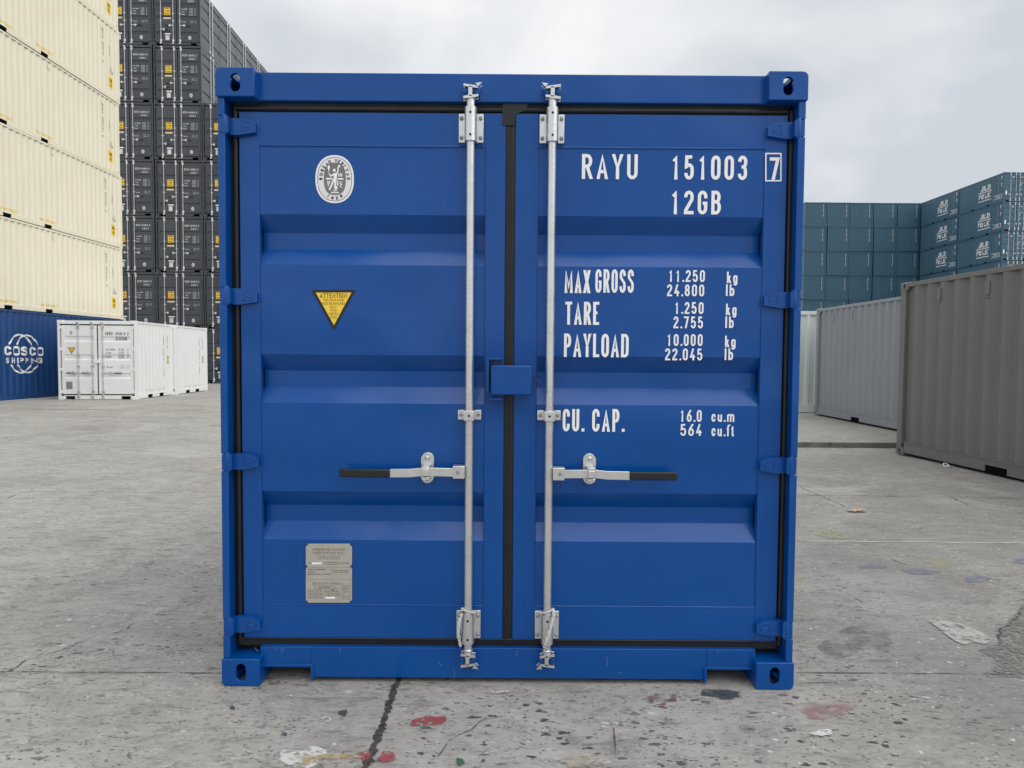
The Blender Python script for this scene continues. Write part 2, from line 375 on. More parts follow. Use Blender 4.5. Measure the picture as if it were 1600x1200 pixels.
    f6 = math_('MULTIPLY', chips(34, .6, .5, 51.0, 1.4), .4)
    col = mix(f6, col, (.20, .195, .19))
    col = mix(math_('MULTIPLY', f2, .9), col, (.085, .082, .078))
    col = mix(math_('MULTIPLY', f1, .95), col, (.05, .048, .046))
    col = mix(math_('MULTIPLY', f5, .6), col, (.12, .12, .118))
    col = mix(math_('MULTIPLY', f3, .8), col, (.62, .61, .58)); col = mix(math_('MULTIPLY', f4, .5), col, (.60, .59, .56))
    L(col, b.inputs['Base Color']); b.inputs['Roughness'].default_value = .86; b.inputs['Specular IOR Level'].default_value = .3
    hh = math_('ADD', math_('MULTIPLY', fine, .55), math_('ADD', math_('MULTIPLY', wear, 1.0), math_('MULTIPLY', streak, -1.1)))
    hh = math_('SUBTRACT', hh, math_('MULTIPLY', f1, .5)); hh = math_('SUBTRACT', hh, math_('MULTIPLY', f2, .35))
    bp = N(t, 'ShaderNodeBump'); bp.inputs['Strength'].default_value = .55; bp.inputs['Distance'].default_value = .012
    L(hh, bp.inputs['Height']); L(bp.outputs[0], b.inputs['Normal'])
    return m
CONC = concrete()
gm = MB(); xs = [-500, -60, -20, -8, 0, 8, 20, 60, 500]; ys = [-300, -20, 0, 7, 9, 15, 30, 80, 700]
gm.add([(x, y, gz(y)) for y in ys for x in xs], [(j*9+i, j*9+i+1, (j+1)*9+i+1, (j+1)*9+i) for j in range(8) for i in range(8)])
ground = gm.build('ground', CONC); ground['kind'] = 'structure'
ground['label'] = 'worn grey concrete yard with cracks, chips and paint splashes'
# raised slab under the light grey containers
SLABZ = .012; SY = 8.42
sm = MB(); sm.box(2.9, 60, SY, 40, -.4, SLABZ)
KERBM = mat('kerb_concrete', (.19, .185, .165), .9, var=.4, vscale=5)
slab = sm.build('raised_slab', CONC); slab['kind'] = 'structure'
km = MB()
for i in range(26): km.box(2.9+i*1.2+.004, 2.9+i*1.2+1.196, SY-.06, SY-.002, -.3, SLABZ+.002)
kerb = km.build('kerb', KERBM, slab, bevel=.006)
TARM = mat('joint_tar', (.055, .053, .05), .95, var=.75, vscale=45, bump=1.0, bscale=80)
CRKM = None
PALEM = mat('pale_cement', (.56, .55, .51), .9, var=.12, vscale=5)
# paint splashes, stains
def splash_mat(name, col, cut=.5, sc=14, rough=.7, soft=.03, amt=1.0):
    m = bpy.data.materials.new(name); m.use_nodes = True; t = m.node_tree; b = t.nodes['Principled BSDF']; L = t.links.new
    b.inputs['Base Color'].default_value = (*col, 1); b.inputs['Roughness'].default_value = rough
    c = N(t, 'ShaderNodeTexCoord'); n = N(t, 'ShaderNodeTexNoise'); n.inputs['Scale'].default_value = sc; n.inputs['Detail'].default_value = 8; n.inputs['Roughness'].default_value = .72
    L(c.outputs['Object'], n.inputs['Vector']); r = N(t, 'ShaderNodeMapRange'); r.inputs[1].default_value = cut-soft; r.inputs[2].default_value = cut+soft; r.inputs[4].default_value = amt
    L(n.outputs[0], r.inputs[0]); tr = N(t, 'ShaderNodeBsdfTransparent'); mx = N(t, 'ShaderNodeMixShader')
    L(r.outputs[0], mx.inputs[0]); L(tr.outputs[0], mx.inputs[1]); L(b.outputs[0], mx.inputs[2]); L(mx.outputs[0], t.nodes['Material Output'].inputs[0])
    return m
SPM = {k: splash_mat('splash_'+k, *v) for k, v in dict(
    red=((.34, .07, .085), .44, 30, .7, .05, .9), dimred=((.22, .09, .09), .53, 20, .7, .06, .8), fadered=((.33, .18, .18), .46, 16, .7, .10, .65), white=((.64, .64, .62), .47, 16, .7, .05, .9), yellow=((.48, .36, .13), .52, 24, .7, .07, .8), green=((.04, .13, .07), .35),
    navy=((.055, .068, .085), .42, 20, .7, .05, .9), cream=((.54, .48, .37), .5, 16, .7, .10, .7), blue=((.20, .225, .34), .50, 12, .7, .14, .65), paleyel=((.46, .45, .25), .50, 14, .7, .12, .6), pale=((.52, .51, .47), .50, 7, .8, .10, .5), dark=((.15, .147, .14), .52, 10, .8, .10, .5)).items()}
CRKM = splash_mat('crack_dark', (.085, .082, .077), .46, 9, .95, .06, .85)
def crack(pts, wd, m, name, jit=.012, seg=.08, world=False, wob=.5, z=.003):
    P = [Vector(p) if world else Vector(GP(*p)) for p in pts]; out = []
    for a, b in zip(P, P[1:]):
        k = max(1, int((b-a).length/seg)); nn = Vector((-(b-a).y, (b-a).x)).normalized()
        for i in range(k): out.append(a+(b-a)*i/k+nn*rnd.uniform(-jit, jit))
    out.append(P[-1]); vs = []
    for i, p in enumerate(out):
        d = (out[min(i+1, len(out)-1)]-out[max(i-1, 0)]).normalized(); nn = Vector((-d.y, d.x))
        w1 = wd/2*rnd.uniform(1-wob, 1+wob); w2 = wd/2*rnd.uniform(1-wob, 1+wob)
        if i in (0, len(out)-1): w1 = w2 = wd*.1
        for q in (p+nn*w1, p-nn*w2): vs.append((q.x, q.y, gz(q.y)+z))
    mb = MB(); mb.add(vs, [(2*i, 2*i+1, 2*i+3, 2*i+2) for i in range(len(out)-1)])
    return mb.build(name, m, ground)
crack([(-.475, .4), (-.48, -.56), (-.485, -2.75)], .027, TARM, 'expansion_joint', .005, .012, True, .55)
crack([(-9, .115), (-1.22, .12)], .008, CRKM, 'slab_joint', .002, .09, True, .6)
crack([(1.22, .16), (9, .17)], .008, CRKM, 'slab_joint', .002, .09, True, .6)
crack([(0, 769), (345, 769.5)], .010, CRKM, 'slab_joint', .003, .25, False, .5)
crack([(0, 639), (90, 640), (180, 640)], .05, CRKM, 'slab_joint', .02, .6, False, .8)
crack([(150, 653), (344, 655)], .03, CRKM, 'slab_joint', .02, .5, False, .8)
crack([(1246, 846), (1400, 847), (1600, 849)], .018, PALEM, 'joint_filler', .004, .1, False, .6)
crack([(1247, 774), (1420, 776), (1600, 779)], .012, CRKM, 'slab_joint', .006, .12, False, .9)
for pts, wd in (([(0, 1054), (28, 1044), (40, 1033), (70, 1023), (95, 1017), (140, 998)], .009), ([(165, 994), (195, 985), (212, 973)], .007),
                ([(235, 962), (290, 948), (325, 935)], .005), ([(30, 1056), (42, 1044)], .010),
                ([(0, 684), (40, 680)], .05), ([(30, 681), (92, 680), (185, 677)], .022), ([(22, 692), (60, 692), (100, 694)], .03), ([(104, 691), (130, 692)], .03),
                ([(132, 661), (150, 658), (180, 655)], .05), ([(0, 708), (10, 708)], .03), ([(28, 769), (42, 770)], .04), ([(5, 781), (30, 772)], .01),
                ([(1248, 760), (1275, 772), (1330, 795)], .012), ([(1480, 775), (1512, 789)], .015), ([(1560, 1010), (1563, 985), (1580, 975), (1600, 948)], .012),
                ([(1331, 933), (1350, 944)], .006), ([(1588, 820), (1600, 825)], .02), ([(1390, 873), (1420, 884)], .008), ([(768, 1120), (700, 1160), (683, 1185)], .006),
                ([(955, 1125), (958, 1150), (962, 1185)], .005), ([(1240, 1068), (1290, 1066), (1345, 1062)], .006)):
    crack(pts, wd, CRKM, 'crack', .01 if wd < .02 else .03, .05 if wd < .02 else .3, False, .75)
BN = [0]
def blob(cx, cy, hw, hh, kind, z=.0035, name='paint_splash', n=26):
    BN[0] += 1; z += .0002*BN[0] % .004
    a = Vector(GP(cx-hw, cy)); b = Vector(GP(cx+hw, cy)); c = Vector(GP(cx, cy-hh)); d = Vector(GP(cx, cy+hh)); o = (a+b+c+d)/4
    ex = (b-a)/2; ey = (c-d)/2; ph = [rnd.uniform(0, 6.3) for _ in range(4)]; vs = [(o.x, o.y, gz(o.y)+z)]
    for i in range(n):
        th = 2*math.pi*i/n; r = 1+.16*math.sin(2*th+ph[0])+.13*math.sin(3*th+ph[1])+.1*math.sin(5*th+ph[2])+.07*math.sin(9*th+ph[3])
        p = o+ex*math.cos(th)*r+ey*math.sin(th)*r; vs.append((p.x, p.y, gz(p.y)+z))
    mb = MB(); mb.add(vs, [(0, i+1, (i+1) % n+1) for i in range(n)]); return mb.build(name, SPM[kind], ground)
for a in ((668, 1128, 24, 8, 'red'), (688, 1124, 12, 3, 'red'), (605, 1184, 14, 8, 'red'), (570, 1183, 8, 7, 'red'), (475, 1184, 34, 17, 'white', .003), (478, 1190, 6, 12, 'yellow', .0045), (528, 1184, 34, 5, 'yellow', .0045), (508, 1187, 40, 8, 'cream', .0038),
          (719, 1192, 7, 5, 'green'), (1122, 1084, 26, 6, 'navy'), (1138, 1090, 16, 4, 'navy', .0045), (1036, 1093, 26, 9, 'dimred'), (1292, 1112, 40, 11, 'fadered'), (905, 1190, 24, 12, 'cream'),
          (1363, 886, 20, 4, 'blue'), (1440, 894, 30, 4, 'blue'), (1527, 905, 24, 5, 'blue'), (1596, 878, 14, 4, 'blue', .0045), (1300, 836, 26, 6, 'paleyel'), (1252, 905, 12, 4, 'paleyel'), (1470, 880, 22, 7, 'paleyel'),
          (1420, 740, 120, 12, 'pale', .0028), (1340, 1005, 60, 22, 'dark', .003),
          (300, 812, 60, 10, 'pale', .0028),  (508, 1125, 9, 5, 'white'), (363, 1107, 4, 3, 'navy'), (536, 1115, 8, 4, 'navy'), (445, 1149, 4, 3, 'navy'), (755, 1190, 3, 2, 'navy'), (927, 1120, 9, 5, 'dark'), (955, 1135, 16, 5, 'white', .004), (775, 1083, 18, 2, 'white'), (1285, 1147, 16, 5, 'white')):
    blob(*a)
PATCH = splash_mat('cement_patch', (.50, .49, .46), .46, 14, .85, .06, .8)
mb = MB(); pg = [GP(*p) for p in ((1449, 971), (1470, 972), (1500, 976), (1530, 988), (1553, 1001), (1538, 1008), (1520, 1004), (1508, 1009), (1494, 1004), (1478, 993), (1465, 982))]
mb.add([(x, y, .0031) for x, y in pg], [tuple(range(len(pg)))]); mb.build('cement_patch', PATCH, ground)
RUBB = splash_mat('broken_concrete', (.20, .195, .18), .5, 38, .95, .04, .8)
mb = MB(); pg = [GP(*p) for p in ((1600, 945), (1580, 968), (1563, 985), (1560, 1006), (1530, 1016), (1560, 1035), (1540, 1058), (1640, 1062), (1640, 945))]
mb.add([(x, y, .0036) for x, y in pg], [tuple(range(len(pg)))]); mb.build('broken_concrete', RUBB, ground)
# painted line along the far row
mb = MB(); mb.add([(-15.85, 8, gz(8)+.005), (-15.70, 8, gz(8)+.005), (-15.70, 19.6, gz(19.6)+.006), (-15.85, 19.6, gz(19.6)+.006)], [(0, 1, 2, 3)])
mb.build('painted_line', mat('line_paint', (.72, .73, .72), .7, var=.1, vscale=4), ground)

# ------------------------------------------------------------------ corrugated sheet
CP, CA, CS, CI, CDEP = .278, .072, .068, .070, .036
def cbreaks(u0, u1, p=CP, a=CA, s=CS, i=CI, d=CDEP):
    o = [(u0, 0)]; u = u0+a
    while u < u1-1e-4:
        for du, dd in ((0, 0), (s, d), (s+i, d), (2*s+i, 0)):
            if u+du < u1-.002: o.append((u+du, dd))
        u += p
    dlast = 0
    o.append((u1, o[-1][1])); return o
def cdepth(br, u):
    if u <= br[0][0]: return 0
    for (a, da), (b, db) in zip(br, br[1:]):
        if u <= b: return da+(db-da)*(u-a)/max(1e-9, b-a)
    return 0
def csheet(mb, br, v0, v1, n, fr):
    o, U, V, W = [Vector(a) for a in fr]; vs = []
    for u, d in br: vs += [o+U*u+V*v0+W*(n-d), o+U*u+V*v1+W*(n-d)]
    return mb.add(vs, [(2*i, 2*i+2, 2*i+3, 2*i+1) for i in range(len(br)-1)])
def conformer(br, fr):                       # cut a flat marking at the folds and press it onto the sheet
    o, U, V, W = [Vector(a) for a in fr]
    def go(me):
        bm = bmesh.new(); bm.from_mesh(me)
        us = [(v.co-o).dot(U) for v in bm.verts]; lo, hi = min(us), max(us)
        for u, d in br:
            if lo < u < hi:
                bmesh.ops.bisect_plane(bm, geom=bm.verts[:]+bm.edges[:]+bm.faces[:], plane_co=o+U*u, plane_no=U)
        for v in bm.verts: v.co -= W*cdepth(br, (v.co-o).dot(U))
        bm.to_mesh(me); bm.free()
    return go

# ------------------------------------------------------------------ corner casting
def ring_plate(mb, u0, u1, v0, v1, hole, n, depth, fr):
    """rectangular plate at normal n with a stadium hole (cu, cv, half width, half height) and its wall"""
    o, U, V, W = [Vector(a) for a in fr]; cu, cv, hw, hh = hole; k = 24; vs = []
    def outer(th):
        c, s = math.cos(th), math.sin(th)
        tx = ((u1-cu) if c > 0 else (cu-u0))/max(1e-9, abs(c)); ty = ((v1-cv) if s > 0 else (cv-v0))/max(1e-9, abs(s)); t = min(tx, ty)
        return (cu+c*t, cv+s*t)
    ths = [2*math.pi*i/k for i in range(k)]
    ths += [math.atan2(b-cv, a-cu) % (2*math.pi) for a in (u0, u1) for b in (v0, v1)]; ths = sorted(set(round(t, 6) for t in ths)); k = len(ths)
    r = min(hw, hh)
    for th in ths:
        a, b = outer(th); c, s = math.cos(th), math.sin(th)
        if hh >= hw: p = (cu+hw*c, cv+(hh-hw)*(1 if s > 1e-6 else -1 if s < -1e-6 else 0)+hw*s)
        else: p = (cu+(hw-hh)*(1 if c > 1e-6 else -1 if c < -1e-6 else 0)+hh*c, cv+hh*s)
        for q, nn in (((a, b), n), (p, n), (p, n-depth)): vs.append(o+U*q[0]+V*q[1]+W*nn)
    fs = []
    for i in range(k):
        j = (i+1) % k; fs += [(3*i, 3*j, 3*j+1, 3*i+1), (3*i+1, 3*j+1, 3*j+2, 3*i+2)]
    mb.add(vs, fs)
def casting(x, y, z, sx, sy, sz, detailed, m, parent, w=.162, l=.178, h=.118):
    """corner block; x, y, z = outer corner; s* = direction towards the container's inside"""
    mb = MB(); x1, y1, z1 = x+sx*w, y+sy*l, z+sz*h
    a0, a1 = min(x, x1), max(x, x1); b0, b1 = min(y, y1), max(y, y1); c0, c1 = min(z, z1), max(z, z1)
    if not detailed:
        mb.box(a0, a1, b0, b1, c0, c1)
        o = mb.build('corner_casting', m, parent)
        return o
    me = cast_mesh().copy(); me.name = 'corner_casting'
    for v in me.vertices: v.co = (x+sx*v.co.x*w/.162, y+sy*v.co.y, z+sz*v.co.z)
    if sx*sy*sz < 0: me.flip_normals()
    me.materials.append(m)
    o = bpy.data.objects.new('corner_casting', me); COL.objects.link(o); o.parent = parent; return o
_CM = []
def cast_mesh():
    """corner block with its three openings, outer corner at the origin, body towards +x +y +z"""
    if _CM: return _CM[0]
    def tmp(mb, bev=None):
        me = bpy.data.meshes.new('tmp'); me.from_pydata(mb.v, [], mb.f); bm = bmesh.new(); bm.from_mesh(me); bmesh.ops.recalc_face_normals(bm, faces=bm.faces)
        if bev:
            a = [e for e in bm.edges if all(abs(v.co.x) < 1e-5 and abs(v.co.z) < 1e-5 for v in e.verts)]
            bmesh.ops.bevel(bm, geom=a, offset=.024, segments=5, affect='EDGES', profile=.5)
            a = [e for e in bm.edges if len(e.link_faces) == 2 and e.calc_face_angle(0) > R(50)]
            bmesh.ops.bevel(bm, geom=a, offset=.004, segments=2, affect='EDGES', profile=.5, clamp_overlap=True)
        bm.to_mesh(me); bm.free(); o = bpy.data.objects.new('tmp', me); COL.objects.link(o); return o
    base = tmp(MB().box(0, .162, 0, .178, 0, .118), True); cut = []
    def stad(cu, cv, hw, hh):
        r = min(hw, hh); o = []
        for k in range(24):
            a = 2*math.pi*(k+.5)/24; c, s_ = math.cos(a), math.sin(a)
            o.append((cu+(hw-r)*(1 if c > 0 else -1)+r*c, cv+(hh-r)*(1 if s_ > 0 else -1)+r*s_))
        return o
    mb = MB(); mb.box(.018, .150, .018, .166, .018, .106); cut.append(tmp(mb))
    mb = MB(); mb.prism(stad(.083, .061, .0215, .038), .02, -.03); cut.append(tmp(mb))
    mb = MB(); mb.prism(stad(.092, .061, .026, .038), .02, -.03, ((0, 0, 0), (0, 1, 0), (0, 0, 1), (-1, 0, 0))); cut.append(tmp(mb))
    mb = MB(); mb.prism(stad(.083, .089, .032, .058), .02, -.03, ((0, 0, 0), (1, 0, 0), (0, 1, 0), (0, 0, -1))); cut.append(tmp(mb))
    for c in cut:
        md = base.modifiers.new('b', 'BOOLEAN'); md.operation = 'DIFFERENCE'; md.solver = 'EXACT'; md.object = c
    bpy.context.view_layer.update(); dg = bpy.context.evaluated_depsgraph_get()
    me = bpy.data.meshes.new_from_object(base.evaluated_get(dg)); me.materials.clear()
    for p in me.polygons: p.use_smooth = max(abs(c) for c in p.normal) < .9995 and p.area < .0008
    for o in cut+[base]: bpy.data.objects.remove(o, do_unlink=True)
    _CM.append(me); return me

W2 = 1.219
def side_frame(sgn, x=None):
    X = sgn*(W2) if x is None else x
    return ((X, 0, 0), (0, 1, 0), (0, 0, 1), (1, 0, 0)) if sgn > 0 else ((X, 0, 0), (0, 1, 0), (0, 0, 1), (-1, 0, 0))

def shell(t, L, H, m, detailed=False, pockets=(), rail=.16, back_end=True, front_end=False, vents=(), rear_posts=True, cast_front_only=False, rz0=.014, sidecorr=True, pitch=CP, post=.10, side_skip=None, cdep=CDEP):
    """rails, posts, side sheets, roof, floor, castings of one container; front at y=0"""
    fr = MB(); pockets = sorted(pockets)
    for s in (-1, 1):
        a, b = sorted((s*(W2-.003), s*(W2-.003-.06)))
        for y0, y1 in ((.004, post), (L-post, L-.004)): fr.box(a, b, y0, y1, .118, H-.118)
        a, b = sorted((s*(W2-.005), s*(W2-.065)))
        fr.box(a, b, .178, L-.178, H-.075, H-.012)
        ys = [.178]
        for p in pockets: ys += [p-.18, p+.18]
        ys.append(L-.178)
        for i in range(0, len(ys)-1):
            if i % 2 == 0: fr.box(a, b, ys[i], ys[i+1], rz0, rail)
            else: fr.box(a, b, ys[i], ys[i+1], .125, rail)
    fr.box(-W2+.165, W2-.165, L-.06, L-.01, H-.10, H-.012); fr.box(-W2+.165, W2-.165, L-.06, L-.01, rz0, rail)
    if front_end: fr.box(-W2+.165, W2-.165, .010, .06, H-.10, H-.012); fr.box(-W2+.165, W2-.165, .010, .06, rz0, .22)
    fr.build('frame', m, t, bevel=.004 if detailed else 0, seg=1)
    br = cbreaks(post-.01, L-post+.01, d=cdep)
    for s in (-1, 1):
        if side_skip == s: continue
        mb = MB(); csheet(mb, br, rail-.012, H-.07, -.013, side_frame(s)); mb.build('side_panel', m, t)
    mb = MB(); mb.box(-W2+.07, W2-.07, .07, L-.07, H-.05, H-.022); mb.build('roof', m, t)
    mb = MB(); mb.box(-W2+.07, W2-.07, .07, L-.07, .125, .15)
    mb.build('floor', DARKHOLE if not detailed else m, t)
    ebr = cbreaks(-W2+.055, W2-.055, .25, .06, .045, .10, .045)
    if back_end:
        mb = MB(); csheet(mb, ebr, rail-.012, H-.09, 0, ((0, L-.02, 0), (1, 0, 0), (0, 0, 1), (0, 1, 0))); mb.build('end_wall', m, t)
    if front_end:
        mb = MB(); csheet(mb, ebr, .21, H-.09, 0, ((0, .022, 0), (1, 0, 0), (0, 0, 1), (0, -1, 0))); mb.build('end_wall', m, t)
    for sx in (-1, 1):
        for yy, sy in ((0, 1), (L, -1)):
            if cast_front_only and sy < 0: continue
            for zz, sz in ((0, 1), (H, -1)): casting(sx*W2, yy, zz, -sx, sy, sz, detailed, m, t)
    if pockets:
        for p in pockets:
            mb = MB(); mb.box(-W2+.02, W2-.02, p-.179, p+.179, .03, .124); mb.build('fork_pocket', DARKHOLE, t)
    return br

# ------------------------------------------------------------------ generic door end for the containers in the yard
def mk_panel(x0, x1, z0, z1, recs, y, depth):
    """pressed door sheet: horizontal recesses (za, zb) measured from the bottom, sloped top and bottom"""
    prof = [(y, z0)]
    for a, b, sl in sorted(recs):
        prof += [(y, a), (y+depth, a+sl), (y+depth, b-sl), (y, b)]
    prof.append((y, z1)); mb = MB(); vs = []
    for yy, z in prof: vs += [(x0, yy, z), (x1, yy, z)]
    mb.add(vs, [(2*i, 2*i+1, 2*i+3, 2*i+2) for i in range(len(prof)-1)])
    return mb
def far_doors(t, H, m, bars, ink, handles, number, code, extra, bar_m=GALV, recs=(.235, .465, .70), rech=.075, grip=GRIP):
    X = lambda f: -W2+f*2*W2
    Z = lambda f: H*(1-f)
    hd = MB(); hd.box(-W2+.163, W2-.163, .03, .10, H-.125, H-.012); hd.build('header', m, t)
    sl = MB()
    xs = [(-W2+.163, -W2+.20), (-W2+.50, W2-.50), (W2-.20, W2-.163)]
    for a, b in xs: sl.box(a, b, .03, .10, .014, .14)
    for a, b in ((xs[0][1], xs[1][0]), (xs[1][1], xs[2][0])): sl.box(a, b, .03, .10, .115, .14)
    sl.build('sill', m, t)
    gk = MB(); z0, z1 = .145, H-.130
    gk.box(-W2+.062, W2-.062, .086, .094, z0-.004, z1+.004); gk.build('gasket', RUB, t)
    for s in (-1, 1):
        a, b = (-W2+.10, -.022) if s < 0 else (.022, W2-.10)
        d = MB(); zz0, zz1 = z0+.035, z1-.035
        d.box(a, a+.09, .045, .078, zz0, zz1); d.box(b-.09, b, .045, .078, zz0, zz1)
        rc = [(Z(f)-rech*H/2, Z(f)+rech*H/2, .045) for f in recs]
        pn = mk_panel(a+.09, b-.09, zz0, zz1, rc, .050, .032); d.add(pn.v, pn.f)
        door = d.build('door', m, t)
        hx = -W2+.02 if s < 0 else W2-.02
        for f in (.09, .36, .62, .90):
            hb = MB(); a_, b_ = sorted((hx, hx-s*.13)); hb.box(a_, b_, .030, .052, Z(f)-.045, Z(f)+.045); hb.build('hinge', m, door)
        if s > 0:
            x0 = X(.60); fr0 = ((0, .049, 0), *FR[1:])
            def tl(*a, **k_): q_ = MB(); text(q_, *a, fr=fr0, **k_); q_.build('lettering', ink, door)
            tl(number, x0, Z(.185), .10, X(.90)-x0, .018, .0, mono=True); tl(code, X(.73), Z(.245), .10, .36, .018, .0, mono=True)
            for k, (wd, n1, n2) in enumerate((('MAX. GROSS', '30,480', '67,200'), ('TARE', '3,880', '8,550'), ('PAYLOAD', '26,600', '58,640'))):
                zf = .365+k*.045
                tl(wd, X(.60), Z(zf+.012), .055, .30 if k == 0 else .17, .011, 0)
                for j, q in enumerate((n1, n2)): tl(q, X(.765), Z(zf+j*.021), .038, .18, .008, 0); tl(('kg', 'lb')[j], X(.875), Z(zf+j*.021), .035, .05, .007, 0)
            tl('CU. CAP.', X(.61), Z(.60), .055, .20, .011, 0)
            for j, q in enumerate(('76.4', '2,700')): tl(q, X(.785), Z(.578+j*.026), .042, .12, .008, 0); tl(('cu.m', 'cu.ft')[j], X(.86), Z(.578+j*.026), .036, .10, .007, 0)
        extra(door, s, X, Z)
    for i, f in enumerate(bars):
        x = X(f); b = MB(); b.tube([(x, .018, .07), (x, .018, H-.07)], .0145, 8); bar = b.build('locking_bar', bar_m, t, smooth=True)
        for zc in (H-.20, .22): k = MB(); k.box(x-.045, x+.045, .026, .046, zc-.07, zc+.07); k.box(x-.026, x+.026, -.004, .028, zc-.07, zc+.07); k.build('bar_bracket', bar_m, bar)
        for zc in (Z(.45), Z(.58)): k = MB(); k.box(x-.05, x+.05, .014, .046, zc-.015, zc+.015); k.build('bar_guide', bar_m, bar)
        for zc in (H-.085, .085): k = MB(); k.box(x-.035, x+.035, -.006, .034, zc-.022, zc+.022); k.box(x-.05, x-.02, .0, .03, zc-.035, zc+.035); k.build('cam_lock', bar_m, bar)
        hd_ = handles[i]
        if hd_:
            sd, zf, ln = hd_; z = Z(zf); h = MB()
            a_, b_ = sorted((x, x+sd*ln*.6)); h.box(a_, b_, -.004, .006, z-.014, z+.014)
            xx = x+sd*ln*.42; h.box(xx-.025, xx+.025, -.006, .044, z-.055, z+.055)
            hh = h.build('handle', bar_m, bar)
            g = MB(); a_, b_ = sorted((x+sd*ln*.6, x+sd*ln)); g.box(a_, b_, -.008, .010, z-.017, z+.017); g.build('handle_grip', grip, bar)

def emblem_small(door, cx, cz, m1, m2, r=.07, y=.048):
    fr = ((0, y, 0), *FR[1:]); e = MB(); e.ring((cx, cz), (r*.8, r), (r*.52, r*.68), 0, fr, 24); e.build('class_emblem', m1, door)
    e = MB(); e.rib([(cx, cz+r*.4), (cx, cz-r*.35)], r*.22, 0, fr); e.rib([(cx-r*.3, cz+.1*r), (cx+r*.3, cz+.1*r)], r*.16, .0003, fr); e.build('class_emblem', m2, door)

# ============================================================ 1. the blue container in front
T = thing('shipping_container', 'bright blue container with closed double doors, nearest, in the middle of the yard', 'container')
H, L = 2.591, 2.991
def Xf(u, v=600, y=.06): return PX(u, v, y)[0]
def Zf(v, u=800, y=.06): return PX(u, v, y)[1]
# castings, posts, beams
for sx in (-1, 1):
    for yy, sy in ((0, 1), (L, -1)):
        for zz, sz in ((0, 1), (H, -1)): casting(sx*W2, yy, zz, -sx, sy, sz, True, BLUE, T)
HGZ = [Zf(203), Zf(466.5), Zf(723), Zf(976)]
for s in (-1, 1):
    zc = sorted(HGZ); z = .118; seg = []
    for h in zc: seg.append((z, h-.036)); z = h+.036
    seg.append((z, H-.118))
    mb = MB()
    for a, b in seg:
        x0, x1 = sorted((s*(W2-.004), s*(W2-.034))); mb.box(x0, x1, .010, .030, a, b)
    x0, x1 = sorted((s*(W2-.004), s*(W2-.030))); mb.box(x0, x1, .031, .16, .118, H-.118)
    x0, x1 = sorted((s*(W2-.049), s*(W2-.16))); mb.box(x0, x1, .127, .165, .118, H-.118)
    mb.build('corner_post', BLUE, T, bevel=.003, seg=2)
    x0, x1 = sorted((s*(W2-.004), s*(W2-.07))); mb = MB(); mb.box(x0, x1, L-.09, L-.006, .118, H-.118); mb.build('corner_post', BLUE, T, bevel=.004)
zt, zb = Zf(115.5, 800, .05), Zf(160, 800, .05)
mb = MB(); mb.box(-W2+.150, W2-.150, .048, .10, zb, zt); mb.build('header_beam', BLUE, T, bevel=.004)
# sill with the two fork pockets
sb, st_, pk = Zf(1060, 800, .045), Zf(1013, 800, .045), Zf(1042.5, 800, .045)
xa, xb = Xf(411, 1050, .045), Xf(486, 1050, .045); xc, xd = Xf(1104, 1050, .045), Xf(1178, 1050, .045)
mb = MB(); o = .045
for a, b, z0 in ((-W2+.150, xa, .03), (xa, xb, pk), (xb, xc, sb), (xc, xd, pk), (xd, W2-.150, .03)):
    mb.box(a, b, o, o+.055, z0, st_)
mb.build('sill_beam', BLUE, T, bevel=.003)
for a, b in ((xa, xb), (xc, xd)):
    mb = MB(); mb.box(a-.012, b+.012, o-.006, o+.5, pk-.003, pk+.008); mb.box(a-.012, a, o-.006, o+.5, sb-.012, pk-.003); mb.box(b, b+.012, o-.006, o+.5, sb-.012, pk-.003)
    mb.build('fork_pocket', BLUE, T, bevel=.0015)
# long sides, roof, back
mb = MB()
for s in (-1, 1):
    a, b = sorted((s*(W2-.005), s*(W2-.065))); mb.box(a, b, .178, L-.178, H-.075, H-.012); mb.box(a, b, .178, L-.178, .03, .16)
mb.box(-W2+.165, W2-.165, L-.06, L-.01, H-.1, H-.012); mb.box(-W2+.165, W2-.165, L-.06, L-.01, .03, .16)
mb.build('side_rail', BLUE, T, bevel=.004)
for s in (-1, 1):
    mb = MB(); csheet(mb, cbreaks(.10, L-.08), .15, H-.07, -.024, side_frame(s)); mb.build('side_panel', BLUE, T)
mb = MB(); mb.box(-W2+.07, W2-.07, .101, L-.07, H-.06, H-.03); mb.build('roof', BLUE, T)
mb = MB(); mb.box(-W2+.07, W2-.07, .14, L-.07, .125, .15); mb.build('floor', DARKHOLE, T)
mb = MB(); csheet(mb, cbreaks(-W2+.06, W2-.06), .15, H-.09, 0, ((0, L-.02, 0), (1, 0, 0), (0, 0, 1), (0, 1, 0))); mb.build('end_wall', BLUE, T)
# rubber seals: a dark return behind, and round lips
YD = .062                                           # door face
zdt, zdb = Zf(177), Zf(999)
XLo, XLi, XRi, XRo = Xf(377), Xf(787.5), Xf(803), Xf(1222)
mb = MB()
mb.box(-W2+.0245, W2-.0245, .1195, .126, .119, H-.119)
mb.build('seal_backing', RUB, T)
def lip(pts, r=.008): return [pts, r]
mb = MB()
gt, gb = zb-.001, st_+.001
mb.box(-W2+.05, W2-.05, .072, .102, zdt-.002, gt+.012)                      # top seal body
for zz, rr in ((zdt+.016, .011),): mb.tube([(-W2+.06, .069, zz), (XLi+.0, .069, zz)], rr, 12); mb.tube([(XRi, .069, zz), (W2-.06, .069, zz)], rr, 12)
mb.build('seal', RUB, T, smooth=True)
mb = MB(); mb.box(-W2+.05, W2-.05, .072, .102, gb-.006, zdb+.002)
mb.tube([(-W2+.06, .068, zdb-.0045), (W2-.06, .068, zdb-.0045)], .0055, 12)
mb.build('seal', RUB, T, smooth=True)
